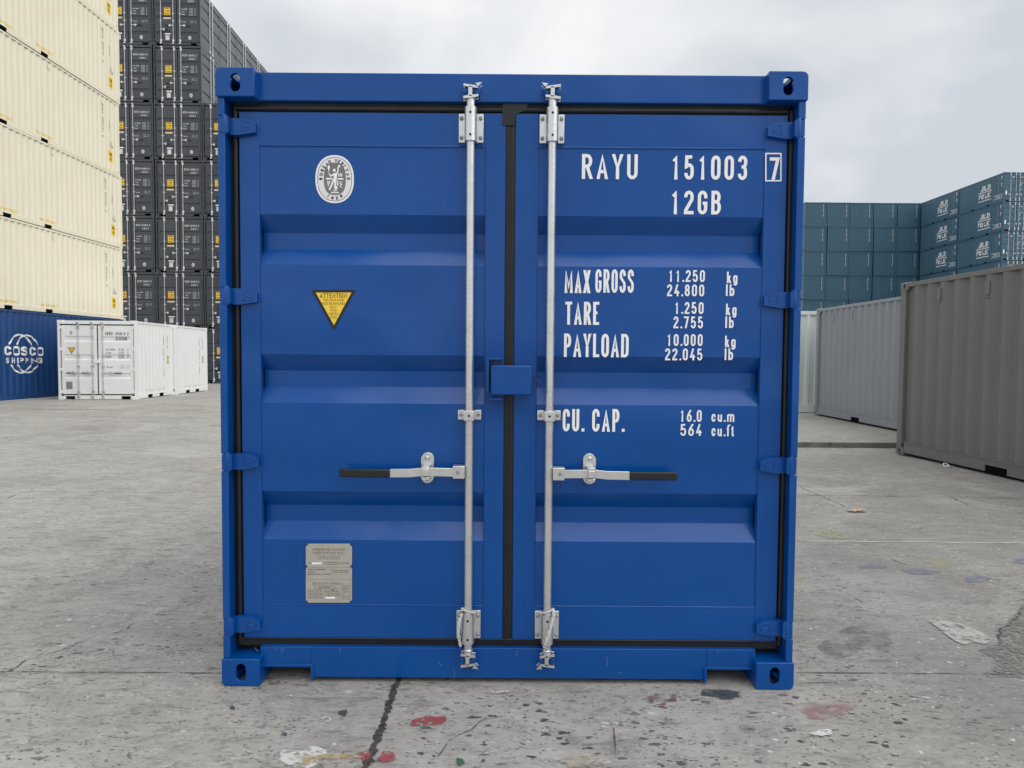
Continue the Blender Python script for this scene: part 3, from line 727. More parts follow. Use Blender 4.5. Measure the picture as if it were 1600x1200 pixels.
for s in (-1, 1):
    xo = XLo if s < 0 else XRo; e = s*(W2-.0305)
    a, b = sorted((e, xo)); mb = MB(); mb.box(a, b, .078, .102, zdb-.03, zdt+.03)
    x1 = xo+s*.010; mb.tube([(x1+s*.010, .078, zdb-.02), (x1+s*.010, .078, zdt+.02)], .014, 14)
    mb.build('seal', RUB, T, smooth=True)
mb = MB(); mb.box(XLi+.001, XRi-.001, .068, .100, zdb-.03, zdt+.03)
mb.box(XLi+.004, XLi+.019, .0635, .0685, zdb-.02, zdt+.03); mb.box(XRi-.018, XRi-.004, .0655, .0685, zdb-.02, zdt+.02); mb.tube([(XLi+.011, .0640, zdb-.02), (XLi+.011, .0640, zdt+.02)], .003, 8)
zz = Zf(153)
mb.prism([(Xf(785, 200), Zf(196)), (Xf(785, 160), Zf(186)), (Xf(786, 160), zz), (Xf(812, 160), Zf(156)), (Xf(825, 160), Zf(161)), (Xf(822, 160), Zf(172)), (Xf(807, 160), Zf(178)), (Xf(803, 160), Zf(196))], -.058, -.07)
mb.build('seal', RUB, T, smooth=True)
SCU = mat('scuff_mark', (.12, .22, .45), .6)
for pts in (((398, 1012), (404, 1018)), ((432, 1012), (433, 1016)), ((439, 1012), (440, 1022)), ((443, 1012), (443, 1018)), ((531, 1013), (532, 1022)), ((685, 1034), (690, 1040)), ((709, 1046), (711, 1060)), ((807, 1017), (808, 1024)), ((948, 1026), (949, 1040)), ((965, 1050), (972, 1052)), ((1120, 1014), (1122, 1019))):
    mb = MB(); mb.rib([PX(*p, .0445) for p in pts], .0016, .0004, ((0, .0448, 0), *FR[1:])); mb.build('scuff_mark', SCU, T)
# the two doors
recs_v = [(336.5, 415.5, 26), (556, 632, 25), (770, 846, 24)]
def zrec():
    o = []
    for a, b, c in recs_v:
        z1, z0 = Zf(a), Zf(b); o.append((z0, z1, (z1-z0)*.335))
    return o
doors = []
for s in (-1, 1):
    a, b = (XLo, XLi) if s < 0 else (XRi, XRo)
    fa = Xf(407)-XLo if s < 0 else Xf(838)-XRi; fb = XLi-Xf(757) if s < 0 else XRo-Xf(1188)
    mb = MB()
    mb.box(a, a+fa, YD, YD+.035, zdb, zdt); mb.box(b-fb, b, YD, YD+.035, zdb, zdt)
    mb.box(a+fa+.0, b-fb-.0, YD+.0015, YD+.035, Zf(229.5), zdt-.0005); mb.box(a+fa, b-fb, YD+.0015, YD+.035, zdb+.0005, Zf(947))
    fm = mb.build('door', BLUE, T, bevel=.0022, seg=2)
    fm.name = 'door'; doors.append(fm)
    pn = mk_panel(a+fa-.001, b-fb+.001, Zf(947)-.001, Zf(229.5)+.001, zrec(), YD+.0045, .050)
    # denser sheet so the press marks can bulge slightly
    pn.build('door_panel', BLUE, fm)
    wl = MB()                                       # weld beads round the sheet
    def bead(p, q, r=.0036):
        k = max(2, int((Vector(q)-Vector(p)).length/.018)); P = Vector(p); Q = Vector(q)
        wl.tube([P+(Q-P)*i/k+Vector((0, rnd.uniform(-.0006, .0006), rnd.uniform(-.0006, .0006))) for i in range(k+1)], [r*rnd.uniform(.75, 1.25) for _ in range(k+1)], 6)
    bead((a+fa, YD+.003, Zf(229.5)), (b-fb, YD+.003, Zf(229.5))); bead((a+fa, YD+.003, Zf(947)), (b-fb, YD+.003, Zf(947)))
    bead((a+fa, YD+.002, zdb), (a+fa, YD+.002, zdt), .0018); bead((b-fb, YD+.002, zdb), (b-fb, YD+.002, zdt), .0018)
    wl.build('weld_bead', BLUE, fm, smooth=True)
    for zc in HGZ:                                   # forged hinge blades
        X0 = s*(W2-.006); X1 = s*(W2-.048); X2 = s*(W2-.075); X3 = s*(abs(Xf(404, 450)) if s < 0 else abs(Xf(1192, 450)))
        q = MB()
        poly = [(X1, zc-.033), (X2, zc-.034), (X3, zc-.022), (X3, zc+.016), (X2-s*.04, zc+.031), (X1, zc+.033)]
        if s > 0: poly = poly[::-1]
        q.prism(poly, -.040, -.064)
        pl2 = [(X2-s*.018, zc-.020), (X3+s*.018, zc-.012), (X3+s*.018, zc+.008), (X2-s*.05, zc+.018), (X2-s*.018, zc+.020)]
        if s > 0: pl2 = pl2[::-1]
        for i in range(len(pl2)):
            p, r_ = pl2[i], pl2[(i+1) % len(pl2)]
            q.tube([(p[0], .040, p[1]), (r_[0], .040, r_[1])], .0022, 6)
        q.tube([(X2-s*.028, .040, zc-.004), (X2-s*.048, .040, zc-.004)], .0026, 6)
        q.tube([((X2+X3)/2-.007, .040, zc-.001), ((X2+X3)/2+.007, .040, zc-.001)], .0026, 6)
        x0, x1 = sorted((X0, X1)); q.box(x0, x1, .012, .060, zc-.033, zc+.033)
        q.tube([(s*(W2-.030), .020, zc-.040), (s*(W2-.030), .020, zc+.040)], .012, 12)
        q.build('hinge', BLUE, fm, bevel=.0025, seg=2)
dl, dr = doors
# lettering: widths and places measured on the photo
FL = ((0, YD-.001, 0), (1, 0, 0), (0, 0, 1), (0, -1, 0)); FP = ((0, YD+.0035, 0), *FL[1:])
def wline(*args):
    m_ = MB()
    for a_, k_ in args: wr(m_, *a_, **k_)
    m_.build('lettering', WHT, dr)
def wr(mb, s, u0, u1, vt, vb, th, fr=FP, mono=True, gap=.34, space=.9):
    y = fr[0][1]; x0, zb_ = PX(u0, vb, y); x1, _ = PX(u1, vb, y); _, zt_ = PX((u0+u1)/2, vt, y); _, zb_ = PX((u0+u1)/2, vb, y)
    text(mb, s, x0, zb_, zt_-zb_, x1-x0, th, .0012, fr, gap, .00012, space, mono)
def L1(*a, **k): wline((a, k))
L1('RAYU', 909, 996, 241, 280, .0138, gap=.42); L1('151003', 1048, 1167, 243, 281, .0138, gap=.42)
fx = [PX(1196.5, 240, YD-.001), PX(1220, 240, YD-.001), PX(1220, 282.5, YD-.001), PX(1196.5, 282.5, YD-.001)]
wm = MB(); wr(wm, '7', 1202, 1217, 246, 281, .0138, FL); wm.build('lettering', WHT, dr)
wm = MB(); wm.rib(fx, .0055, .0012, FL, True); wm.build('lettering_frame', WHT, dr)
L1('12GB', 1047, 1126, 298, 335, .0138, gap=.42)
wline((('MAX', 882, 922, 422, 458, .0120), dict(mono=False, gap=.3)), (('GROSS', 930, 990, 421, 457.5, .0105), dict(mono=False, gap=.3)))
L1('TARE', 883, 936, 471.5, 507.5, .0120, mono=False, gap=.3); L1('PAYLOAD', 881, 982, 521.5, 558, .0120, mono=False, gap=.28)
wline((('CU.', 879, 911, 639, 674, .0120), dict(mono=False)), (('CAP.', 925, 974, 639, 674.5, .0120), dict(mono=False)))
for s_, a, b, v in (('11.250', 1044, 1101, 422), ('24.800', 1042, 1100, 444.5), ('1.250', 1053.5, 1099, 472), ('2.755', 1052, 1098, 494.5), ('10.000', 1041.5, 1097.5, 522), ('22.045', 1039, 1097, 544.5)):
    L1(s_, a, b, v, v+18.5, .0073, mono=True, gap=.42)
for v in (422, 472, 522): L1('kg', 1135.5-(v-422)*.03, 1152-(v-422)*.03, v+2.5, v+20.5, .0073, mono=False, gap=.45)
for v in (444.5, 494.5, 544.5): L1('lb', 1134-(v-444)*.02, 1147-(v-444)*.02, v, v+18, .0073, mono=False, gap=.5)
L1('16.0', 1062, 1096, 640.5, 659, .0073, gap=.42); L1('564', 1063, 1096, 662.5, 681, .0073, gap=.42)
L1('cu.m', 1111.5, 1147, 641.5, 659, .0068, mono=False, gap=.42); L1('cu.ft', 1111.5, 1146.5, 663.5, 681.5, .0068, mono=False, gap=.42)
# oval class emblem
EC = PX(523, 280, YD+.0035); S = 1/(13.33*366)
def ez(x, y): return (EC[0]+(x-505)*S, EC[1]-(y-605)*S)
SILV = mat('silver_vinyl', (.78, .77, .78), .4, var=.06, vscale=60); DKV = mat('grey_vinyl', (.17, .17, .175), .45)
e = MB(); e.ring(ez(505, 605), (397*S, 488*S), (0, 0), .0008, FP, 56, 2.25); em = e.build('class_emblem', WHT, dl)
e = MB(); e.ring(ez(505, 605), (358*S, 450*S), (346*S, 438*S), .0012, FP, 56, 2.25); e.build('emblem_line', DKV, dl)
e = MB(); e.ring(ez(505, 605), (344*S, 436*S), (0, 0), .0012, FP, 56, 2.25); e.build('emblem_field', SILV, dl)
e = MB(); e.ring(ez(508, 600), (226*S, 330*S), (0, 0), .0015, FP, 56, 2.6); e.build('emblem_centre', DKV, dl)
e = MB()
def curved(mb, s, a0, a1, rx, ry, hh, wd, th, flip=False):
    for i, ch in enumerate(s):
        if ch == ' ': continue
        th_ = R(a0+(a1-a0)*i/(len(s)-1)); c, s_ = math.cos(th_), math.sin(th_)
        cx, cy = EC[0]+rx*c*S, EC[1]+ry*s_*S
        nx, ny = c/rx, s_/ry; l = math.hypot(nx, ny); nx /= l; ny /= l
        if flip: nx, ny = -nx, -ny
        U = Vector((ny, 0, -nx)); V = Vector((nx, 0, ny))
        fr = (Vector((cx, YD+.0035, cy)), U, V, (0, -1, 0))
        text(mb, ch, -wd*S/2, -hh*S/2, hh*S, wd*S*(GL[ch][0] if ch != 'I' else .3), th*S, .0018, fr)
curved(e, 'BUREAU VERITAS', 179, 2, 285, 375, 70, 48, 16); curved(e, '1828', 242, 298, 285, 388, 64, 46, 16, True)
e.build('emblem_text', BLK, dl)
e = MB(); n_ = .0019
e.disc(ez(500, 425), 31*S, n_, FP); e.face([ez(462, 500), ez(490, 560), ez(462, 640), ez(500, 665), ez(545, 640), ez(552, 560), ez(562, 500), ez(540, 472)], n_+.0001, FP)
for pts, th in (([(480, 625), (445, 725), (402, 812)], 36), ([(522, 630), (512, 765)], 38), ([(478, 510), (432, 545), (385, 488)], 27), ([(385, 500), (385, 425)], 15), ([(545, 495), (580, 440), (574, 375)], 26),
                ([(345, 598), (440, 598)], 34), ([(580, 600), (670, 600)], 32), ([(365, 655), (372, 735), (405, 655)], 26), ([(566, 650), (566, 725)], 26), ([(480, 835), (545, 835)], 20), ([(445, 878), (580, 878)], 26), ([(590, 500), (592, 545), (650, 545), (655, 500)], 20), ([(622, 490), (622, 545)], 18),
                ([(610, 660), (655, 670), (610, 700), (655, 715), (612, 750), (655, 775)], 14), ([(512, 820), (512, 890)], 14)):
    e.rib([ez(*p) for p in pts], th*S, n_+.0002, FP)
e.disc(ez(530, 782), 36*S, n_, FP); e.disc(ez(600, 340), 26*S, n_, FP); e.disc(ez(385, 370), (24*S, 48*S), n_, FP)
e.build('emblem_figure', WHT, dl)
# warning triangle
A, B, C_ = PX(486.5, 453, YD+.0035), PX(556, 453, YD+.0035), PX(522, 516.5, YD+.0035)
e = MB(); e.face([A, C_, B], .0008, FP); wt = e.build('warning_sticker', BLK, dl)
c = ((A[0]+B[0]+C_[0])/3, (A[1]+B[1]+C_[1])/3); sh = lambda p: (c[0]+(p[0]-c[0])*.80, c[1]+(p[1]-c[1])*.80)
e = MB(); e.face([sh(A), sh(C_), sh(B)], .0013, FP); e.build('sticker_field', YEL, dl)
e = MB(); wr(e, 'ATTENTION', 500, 542, 458, 465.5, .0028, mono=False, gap=.3)
for s_, a, b, v in (('THIS CONTAINER', 505, 537, 467), ('MUST BE REPAIRED', 503, 539, 472.5), ('ONLY', 516, 526, 478), ('WITH', 516, 526, 483.2), ('CORTEN', 514, 529, 488.5), ('STEEL', 516, 527, 493.8)):
    wr(e, s_, a, b, v, v+3.9, .0011, mono=False, gap=.3, space=.5)
for v in e.v: pass
e.v = [(x, y-.0006, z) for x, y, z in e.v]; e.build('sticker_text', mat('brown_ink', (.10, .05, .01), .5), dl)
# approval plate
pz = lambda x, y: PX(460+x/10, 830+y/10, YD+.0035)
e = MB(); e.prism([pz(185, 240), pz(215, 195), pz(870, 195), pz(900, 240), pz(900, 510), pz(880, 545), pz(900, 580), pz(900, 1065), pz(870, 1110), pz(215, 1110), pz(185, 1065), pz(185, 580), pz(205, 545), pz(185, 510)][::-1], .001, .004, FP)
pl = e.build('approval_plate', PLATE, dl, bevel=.0006)
e = MB()
for p in ((200, 205), (888, 205), (195, 545), (890, 545), (200, 1095), (885, 1095)):
    a = pz(*p); e.tube([(a[0], YD-.003, a[1]), (a[0], YD+.004, a[1])], .0042, 10)
e.build('rivet', BLUE, dl, smooth=True)
e = MB(); nn = .0044
def pt(s, x0, x1, y0, y1, th=.0011): 
    a = pz(x0, y1); b = pz(x1, y1); c2 = pz(x0, y0); text(e, s, a[0], a[1], c2[1]-a[1], b[0]-a[0], th, nn, FP, .4)
def box_(x0, y0, x1, y1): e.rib([pz(x0, y0), pz(x1, y0), pz(x1, y1), pz(x0, y1)], .0008, nn, FP, True)
pt('APPROVED FOR TRANSPORT', 285, 800, 262, 300); pt('UNDER CUSTOMS SEAL', 300, 775, 315, 350); pt('NZ BV 511-02727', 395, 680, 392, 422); box_(365, 380, 710, 432)
pt('TYPE', 215, 270, 485, 503); pt('MANUFACTURERS NO.', 470, 690, 474, 490, .0008); pt('OF THE CONTAINER', 470, 680, 504, 520, .0008); pt('RAYU1510037', 705, 860, 484, 504, .0009)
for y in (560, 750): e.rib([pz(205, y), pz(880, y)], .0007, nn, FP)
e.rib([pz(590, 560), pz(590, 750)], .0007, nn, FP)
pt('OWNERS NO. RAYU1510037', 215, 490, 580, 604, .001); pt('OWNED BY:', 215, 330, 620, 640, .001); pt('CONTAINER SALES LTD SHANGHAI', 215, 555, 655, 674, .001)
pt('IMO TIR APPROVAL AND ACEP', 615, 850, 600, 618, .0008); pt('ACEP-1-2023-CN-BV', 615, 840, 630, 648, .0008)
pt('CSC SAFETY APPROVAL', 285, 770, 795, 828, .0011); box_(320, 850, 645, 886); pt('CN-BV-2310-03', 385, 560, 858, 880, .001)
for k, s_ in enumerate(('DATE MANUFACTURED', 'IDENTIFICATION NO', 'MAXIMUM GROSS MASS', 'ALLOW STACKING 1.8 G', 'TRANSVERSE RACKING')): pt(s_, 212, 430+(k > 1)*18, 902+k*31, 918+k*31, .001)
box_(475, 900, 685, 945); pt('10 2023', 570, 625, 905, 922, .001); pt('RAYU1510037', 490, 680, 930, 940, .0008); pt('11,250 KG 24,800 LB', 500, 715, 965, 980, .0009); pt('96,000 KG 211,640 LB', 500, 715, 996, 1010, .0009)
box_(755, 845, 865, 1060); pt('FIRST', 770, 840, 860, 873, .0008); pt('EXAMINE', 765, 850, 885, 898, .0008); pt('DATE', 770, 835, 908, 922, .0008); pt('10 2028', 785, 840, 935, 950, .0008); pt('NEXT', 765, 800, 995, 1005, .0008); pt('EXAM DATE', 765, 850, 1018, 1032, .0008)
e.build('plate_text', mat('plate_ink', (.10, .095, .09), .6), dl)
e = MB(); e.face([pz(278, 482), pz(278, 515), pz(430, 510), pz(430, 482)], .0046, FP); e.face([pz(490, 1018), pz(490, 1048), pz(640, 1048), pz(640, 1018)], .0046, FP); e.build('blank_strip', WHT, dl)
# lock box across the two doors
mb = MB(); x0, z0 = PX(767, 617, .0); x1, z1 = PX(831, 571, .0)
mb.box(x0, x1, -.012, .055, z0, z1); 
o_ = mb.build('lock_box', BLUE, dr, bevel=.007, seg=3)
mb = MB(); x0_, z0_ = PX(762, 620, .04); x1_, z1_ = PX(786, 561, .04)
mb.box(x0_-.003, x0_+.006, -.004, .061, z0_+.02, z1_+.004); mb.box(x0_+.006, x1_, -.004, .061, z1_-.004, z1_+.004); mb.box(x0_+.008, x1_, .01, .061, z0_-.012, z0_-.002)
mb.build('lock_box_flange', BLUE, dl, bevel=.002)
hk = MB(); c_ = PX(842, 588, .05); hk.tube([(c_[0]-.016+.016*math.cos(a)+.01, .050, c_[1]+.016*math.sin(a)) for a in [R(180+15*i) for i in range(13)]], .0022, 8); hk.build('hook', BLUE, dr, smooth=True)
# locking bars with brackets, cams, keepers and handles
def bolt(mb, x, z, y, r=.0085, h=.010): mb.tube([(x, y, z), (x, y-h*.6, z), (x, y-h, z)], [r, r*.95, r*.5], 12)
YB = .024
ropes = []
for s, (ut, ub) in ((-1, (735.5, 731.5)), (1, (863, 855))):
    xb_ = (Xf(ut, 200, YB)+Xf(ub, 960, YB))/2; xb_ = Xf(ut, 200, YB)
    xbot = Xf(ub, 960, YB)
    lean = lambda z: xbot+(xb_-xbot)*(z-Zf(960, 800, YB))/(Zf(200, 800, YB)-Zf(960, 800, YB))
    ztop, zbot = Zf(150, 800, YB), Zf(1028, 800, YB)
    mb = MB(); mb.tube([(lean(zbot), YB, zbot), (lean(ztop), YB, ztop)], .0172, 24); bar = mb.build('locking_bar', GALV, T, smooth=True)
    for va, vb, big in ((172, 224.5, 1), (955, 1001, 1), (641, 656.5, 0)):
        z1, z0 = Zf(va, 800, .045), Zf(vb, 800, .045); x = lean((z0+z1)/2)
        mb = MB()
        if big:
            pw = .052; zp0, zp1 = (z0+.004, z1-.014) if va < 500 else (z0+.006, z1)
            mb.box(x-pw, x-.020, .050, .0615, zp0, zp1); mb.box(x+.020, x+pw, .050, .0615, zp0, zp1)
            mb.box(x-.0255, x-.0195, .022, .0615, z0, z1-.001); mb.box(x+.0195, x+.0255, .022, .0615, z0, z1-.001)
            ob = mb.build('bar_bracket', GALV, bar, bevel=.0025, seg=2)
            mb = MB(); mb.tube([(x, .022, z0), (x, .022, z1-.001)], .0255, 32); mb.build('bracket_sleeve', GALV, bar, smooth=True)
            for sx in (-1, 1):
                for zz in (zp1-.020, zp0+.020): mb = MB(); bolt(mb, x+sx*.040, zz, .050); mb.build('bolt', GALVD, bar, smooth=True)
            for zz in (z1-.026, z0+.022): mb = MB(); mb.tube([(x, -.0042, zz), (x, -.0052, zz)], .0048, 12); mb.build('bolt_hole', DARKHOLE, bar)
        else:
            mb.box(x-.050, x-.017, .048, .0615, z0, z1); mb.box(x+.017, x+.050, .048, .0615, z0, z1)
            mb.box(x-.022, x-.017, .002, .0615, z0, z1); mb.box(x+.017, x+.022, .002, .0615, z0, z1); mb.box(x-.022, x+.022, -.004, .002, z0, z1)
            mb.build('bar_guide', GALV, bar, bevel=.003, seg=2)
            for sx in (-1, 1): mb = MB(); bolt(mb, x+sx*.037, (z0+z1)/2, .048, .0075); mb.build('bolt', GALVD, bar, smooth=True)
            mb = MB(); mb.tube([(x, -.0042, (z0+z1)/2), (x, -.0052, (z0+z1)/2)], .0048, 12); mb.build('bolt_hole', DARKHOLE, bar)
    # collars
    for v in (169.5, 155, 1004.5, 1016):
        mb = MB()
        z = Zf(v, 800, YB); r = .0245 if v in (169.5, 1004.5) else .021
        mb.tube([(lean(z), YB, z-.005), (lean(z), YB, z-.002), (lean(z), YB, z+.003), (lean(z), YB, z+.006)], [r*.85, r, r, r*.85], 18)
        mb.build('collar', GALV, bar, smooth=True)
    # cam (galvanised, two jaws) and blue keeper behind it
    for v, up in ((145, 1), (1030, -1)):
        z = Zf(v, 800, .02); x = lean(z); mb = MB()
        mb.box(x-.010, x+.007, .002, .034, z-.022, z+.022)
        for k in (-1, 1):
            zz = z+k*.021; tilt = .004*s*up
            mb.prism([(x-.027, zz-.003-tilt), (x+.030, zz-.003+tilt), (x+.030, zz+.003+tilt), (x-.027, zz+.003-tilt)] if k*up > 0 else [(x-.028, zz-.003+tilt), (x+.030, zz-.003-tilt), (x+.030, zz+.003-tilt), (x-.028, zz+.003+tilt)], -.034, -.002)
        xx = -s; mb.prism([(x+xx*.024, z+up*.028), (x+xx*.042, z+up*.030), (x+xx*.031, z+up*.019)][::(1 if xx*up > 0 else -1)], -.030, .006)
        mb.build('cam_lock', GALV, bar, bevel=.002, seg=2)
        mb = MB(); mb.box(x-.034, x-.013, .012, .047, z-.016, z+.016); mb.tube([(x-.024, .012, z), (x-.024, .007, z)], .008, 10); mb.build('cam_keeper', BLUE, bar, bevel=.005, seg=2)
        mb = MB(); mb.box(x+.012, x+.036, .012, .047, z-.016, z+.016); mb.tube([(x+.024, .012, z), (x+.024, .007, z)], .008, 10)
        mb.build('cam_keeper', BLUE, bar, bevel=.005, seg=2)
    # handle
    zh = Zf(738.5 if s < 0 else 740, 800, .0); x = lean(zh)
    mb = MB(); hx = x+s*.012; e0, e1 = sorted((x+s*.016, x+s*.066)); mb.box(e0, e1, -.008, .040, zh-.027, zh+.027)
    mb.build('handle_hub', GALV, bar, bevel=.003)
    mb = MB(); mb.tube([(x+s*.045, -.008, zh), (x+s*.045, -.013, zh)], .0075, 12); mb.build('bolt', GALVD, bar, smooth=True)
    ue = 608 if s < 0 else 985; uf = 530 if s < 0 else 1058
    xe, xf_ = Xf(ue, 740, -.01), Xf(uf, 740, -.01)
    mb = MB(); pts = [(x+s*.060, zh), (x+s*.19, zh+.002), (x+s*.245, zh-.004), (xe, zh-.005)]
    poly = [(a, b-.0145) for a, b in pts]+[(a, b+.0145) for a, b in pts[::-1]]
    mb.prism(poly if s > 0 else poly[::-1], -.002, .010); mb.build('handle', GALV, bar, bevel=.002)
    mb = MB(); q0, q1 = sorted((xe-s*.004, xf_)); mb.box(q0, q1, -.016, .006, zh-.005-.018, zh-.005+.018); mb.build('handle_grip', GRIP, bar, bevel=.006, seg=3)
    # catch
    uc = 667 if s < 0 else 922; xc_ = Xf(uc, 733, .03); zc = Zf(733, 800, .03)
    mb = MB(); mb.prism([(xc_+.025*math.cos(a), zc+(.038 if math.sin(a) > 0 else -.038)+.025*math.sin(a)) for a in [R(11.25+22.5*i) for i in range(16)]], -.046, -.062)
    mb.build('catch_plate', GALV, bar, bevel=.002)
    mb = MB(); mb.box(xc_-.016, xc_+.016, -.018, .046, zh+.012, zc+.016); mb.box(xc_-.014, xc_+.014, -.024, -.012, zh-.014, zh+.018); mb.box(xc_-.016, xc_+.016, -.014, .046, zh-.034, zh-.018)
    mb.build('catch', GALV, bar, bevel=.003)
    mb = MB(); bolt(mb, xc_, zc+.044, .046, .010, .012); mb.build('bolt', GALV, bar, smooth=True); mb = MB(); bolt(mb, xc_, zc-.046, .046, .010, .012); mb.build('bolt', GALV, bar, smooth=True)
    # rope tied round the foot of the bar
    zr = Zf(953, 800, YB); xr = lean(zr); mb = MB()
    loop = [(xr+.026*math.cos(R(a)), YB-.0-.026*math.sin(R(a)), zr+.010*math.sin(R(a)+s)-.004) for a in range(-20, 345, 24)]
    if s < 0: tail = [(xr-.026, .0, zr-.010), (xr-.034, -.006, zr-.035), (xr-.039, -.002, zr-.07), (xr-.040, .008, zr-.105), (xr-.036, .018, zr-.13), (xr-.031, .022, zr-.158)]
    else: tail = [(xr+.024, -.006, zr+.012), (xr+.026, -.010, zr-.012), (xr+.016, -.013, zr-.05), (xr+.004, -.013, zr-.095), (xr-.006, -.010, zr-.13), (xr-.014, .000, zr-.150)]
    def strand(P, r, ph, tw=1.0):
        P = [Vector(p) for p in P]; out = []; k = 6
        for i in range(len(P)-1):
            for j in range(k):
                a = P[max(0, i-1)]; b = P[i]; c3 = P[i+1]; d = P[min(len(P)-1, i+2)]; t_ = j/k
                out.append(.5*((2*b)+(c3-a)*t_+(2*a-5*b+4*c3-d)*t_*t_+(3*b-a-3*c3+d)*t_**3))
        out.append(P[-1]); o2 = []
        for i, p in enumerate(out): o2.append(p+Vector((math.cos(i*tw+ph), math.sin(i*tw+ph)*.6, 0))*r*.75)
        return o2
    for ph in (0, math.pi): mb.tube(strand(loop, .0042, ph), .0042, 6); mb.tube(strand(tail, .0048, ph, .8), .0046, 6)
    rp = mb.build('rope', ROPE, None, smooth=True)
    ropes.append(rp)
tag(ropes[0], 'white rope tied round the foot of the left locking bar', 'rope', 'ropes tied to the locking bars')
tag(ropes[1], 'white rope tied round the foot of the right locking bar', 'rope', 'ropes tied to the locking bars')

# ============================================================ 2. cream stack on a blue container, left edge
HC, H8 = 2.896, 2.591
CX, CY1, CL = -15.95, 25.1, 12.19; CB = gz(20)
def side_marks(t, br, ink_parts):
    for name, mb, m in ink_parts:
        if mb.v: mb.build(name, m, t, conform=conformer(br, side_frame(1, W2-.011)))
SF = side_frame(1, W2-.011)
cream0 = None
t = thing('shipping_container', 'cream high container resting directly on the blue container at the left edge', 'container', (CX-W2, CY1-CL, CB+HC), 0, 'cream containers stacked at the left')
pk1 = CL-6.38+1.03-.0; 
br = shell(t, CL, HC, CREAM, pockets=(CL-4.45-1.9, CL-4.45), rail=.165, front_end=True, cdep=.031)
# dark drip notches along the top rail and small marks
y_, b_, k_ = MB(), MB(), MB()
e1 = CL-.30
y_.face([(e1-.44, .42), (e1-.16, .42), (e1-.16, .86), (e1-.44, .86)], .004, SF)
for yc in (CL-4.45-1.9, CL-4.45): text(y_, 'WITH EMPTY ONLY', yc-.42, .205, .085, .84, .018, .004, SF, .3)
text(k_, 'HIGH', e1-.40, .66, .12, .2, .02, .006, SF); text(k_, '9.6', e1-.38, .48, .12, .16, .02, .006, SF)
b_.rib([(e1-.38, 1.02), (e1-.14, 1.02), (e1-.26, 1.24)], .018, .004, SF, True)
vtext(b_, 'BCZU 202461 5', e1-.78, 2.55, .06, 1.3, .012, .004, SF); vtext(b_, '45G1', e1-.40, 2.05, .06, .45, .012, .004, SF); vtext(b_, 'MADE IN CHINA', e1-.34, 2.55, .03, .40, .006, .004, SF)
side_marks(t, br, (('yellow_marking', y_, YEL), ('lettering', b_, GREYINK), ('lettering', k_, BLK)))
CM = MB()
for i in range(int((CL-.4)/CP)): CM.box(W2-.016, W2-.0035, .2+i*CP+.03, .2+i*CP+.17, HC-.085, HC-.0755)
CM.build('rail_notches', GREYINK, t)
# small box vents
for yy in (CL-1.2, CL-4.2, CL-8):
    mb = MB(); mb.box(W2-.016, W2-.002, yy, yy+.10, HC-.32, HC-.16); mb.build('vent', CREAM, t, bevel=.004)
cream0 = t
nm = ['second cream container up from the deep blue one, left stack', 'third and middle cream container of the left stack', 'fourth cream container up from the deep blue one, left stack', 'topmost cream container of the left stack, cut by the top picture edge']
for i in range(1, 5):
    dup(cream0, (CX-W2+(.012, -.015, .01, -.008)[i-1], CY1-CL+(.02, -.03, .02, 0)[i-1], CB+HC*(i+1)), 0, nm[i-1], 'cream containers stacked at the left')
cream0['label'] = 'lowest cream container of the left stack, resting on the deep blue one'
t = thing('shipping_container', 'deep blue container with white globe logo at the bottom of the stack, left edge', 'container', (CX-W2, CY1-CL, CB), 0)
br = shell(t, CL, HC, COSB, pockets=(), rail=.165, front_end=True)
lg = MB()
def yz(u, v):                                   # photo measurement on the side plane -> (local y, local z)
    d = ray(u, v); tt = (CX-CAM_P[0])/d.x; return (CAM_P[1]+d.y*tt-(CY1-CL), CAM_P[2]+d.z*tt-CB)
def lz(x, y): return yz(x/13.333, 510+y/13.333)
def wtext(s, x0, x1, yt0, yb0, yt1, yb1, th, gap=.3):
    a, c2, b = lz(x0, yb0), lz(x0, yt0), lz(x1, yb1); U = Vector((0, b[0]-a[0], b[1]-a[1])); ln = U.length; U.normalize()
    text(lg, s, 0, 0, c2[1]-a[1], ln, th, .004, ((W2-.011, a[0], a[1]), U, (0, 0, 1), (1, 0, 0)), gap, .0006)
wtext('COSCO', 105, 915, 400, 605, 420, 620, .075, .28)
wtext('SHIPPING', 130, 890, 650, 770, 660, 768, .042, .4)
for pts in ([(215, 360), (265, 250), (370, 175), (440, 170), (510, 200), (590, 250), (625, 320), (665, 385)], [(370, 365), (400, 280), (490, 200), (570, 180), (690, 220), (740, 290), (810, 385)],
            [(250, 815), (290, 880), (400, 960), (480, 970), (540, 935), (610, 880), (650, 810)], [(385, 810), (440, 880), (520, 950), (600, 965), (700, 930), (745, 870), (805, 810)]):
    lg.rib([lz(*p) for p in pts], .052, .004+.0005*rnd.random(), SF)
lg.build('logo', WHT, t, conform=conformer(br, SF))
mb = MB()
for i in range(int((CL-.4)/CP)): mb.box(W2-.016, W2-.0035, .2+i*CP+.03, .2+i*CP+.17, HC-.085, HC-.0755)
mb.build('rail_notches', DARKHOLE, t)

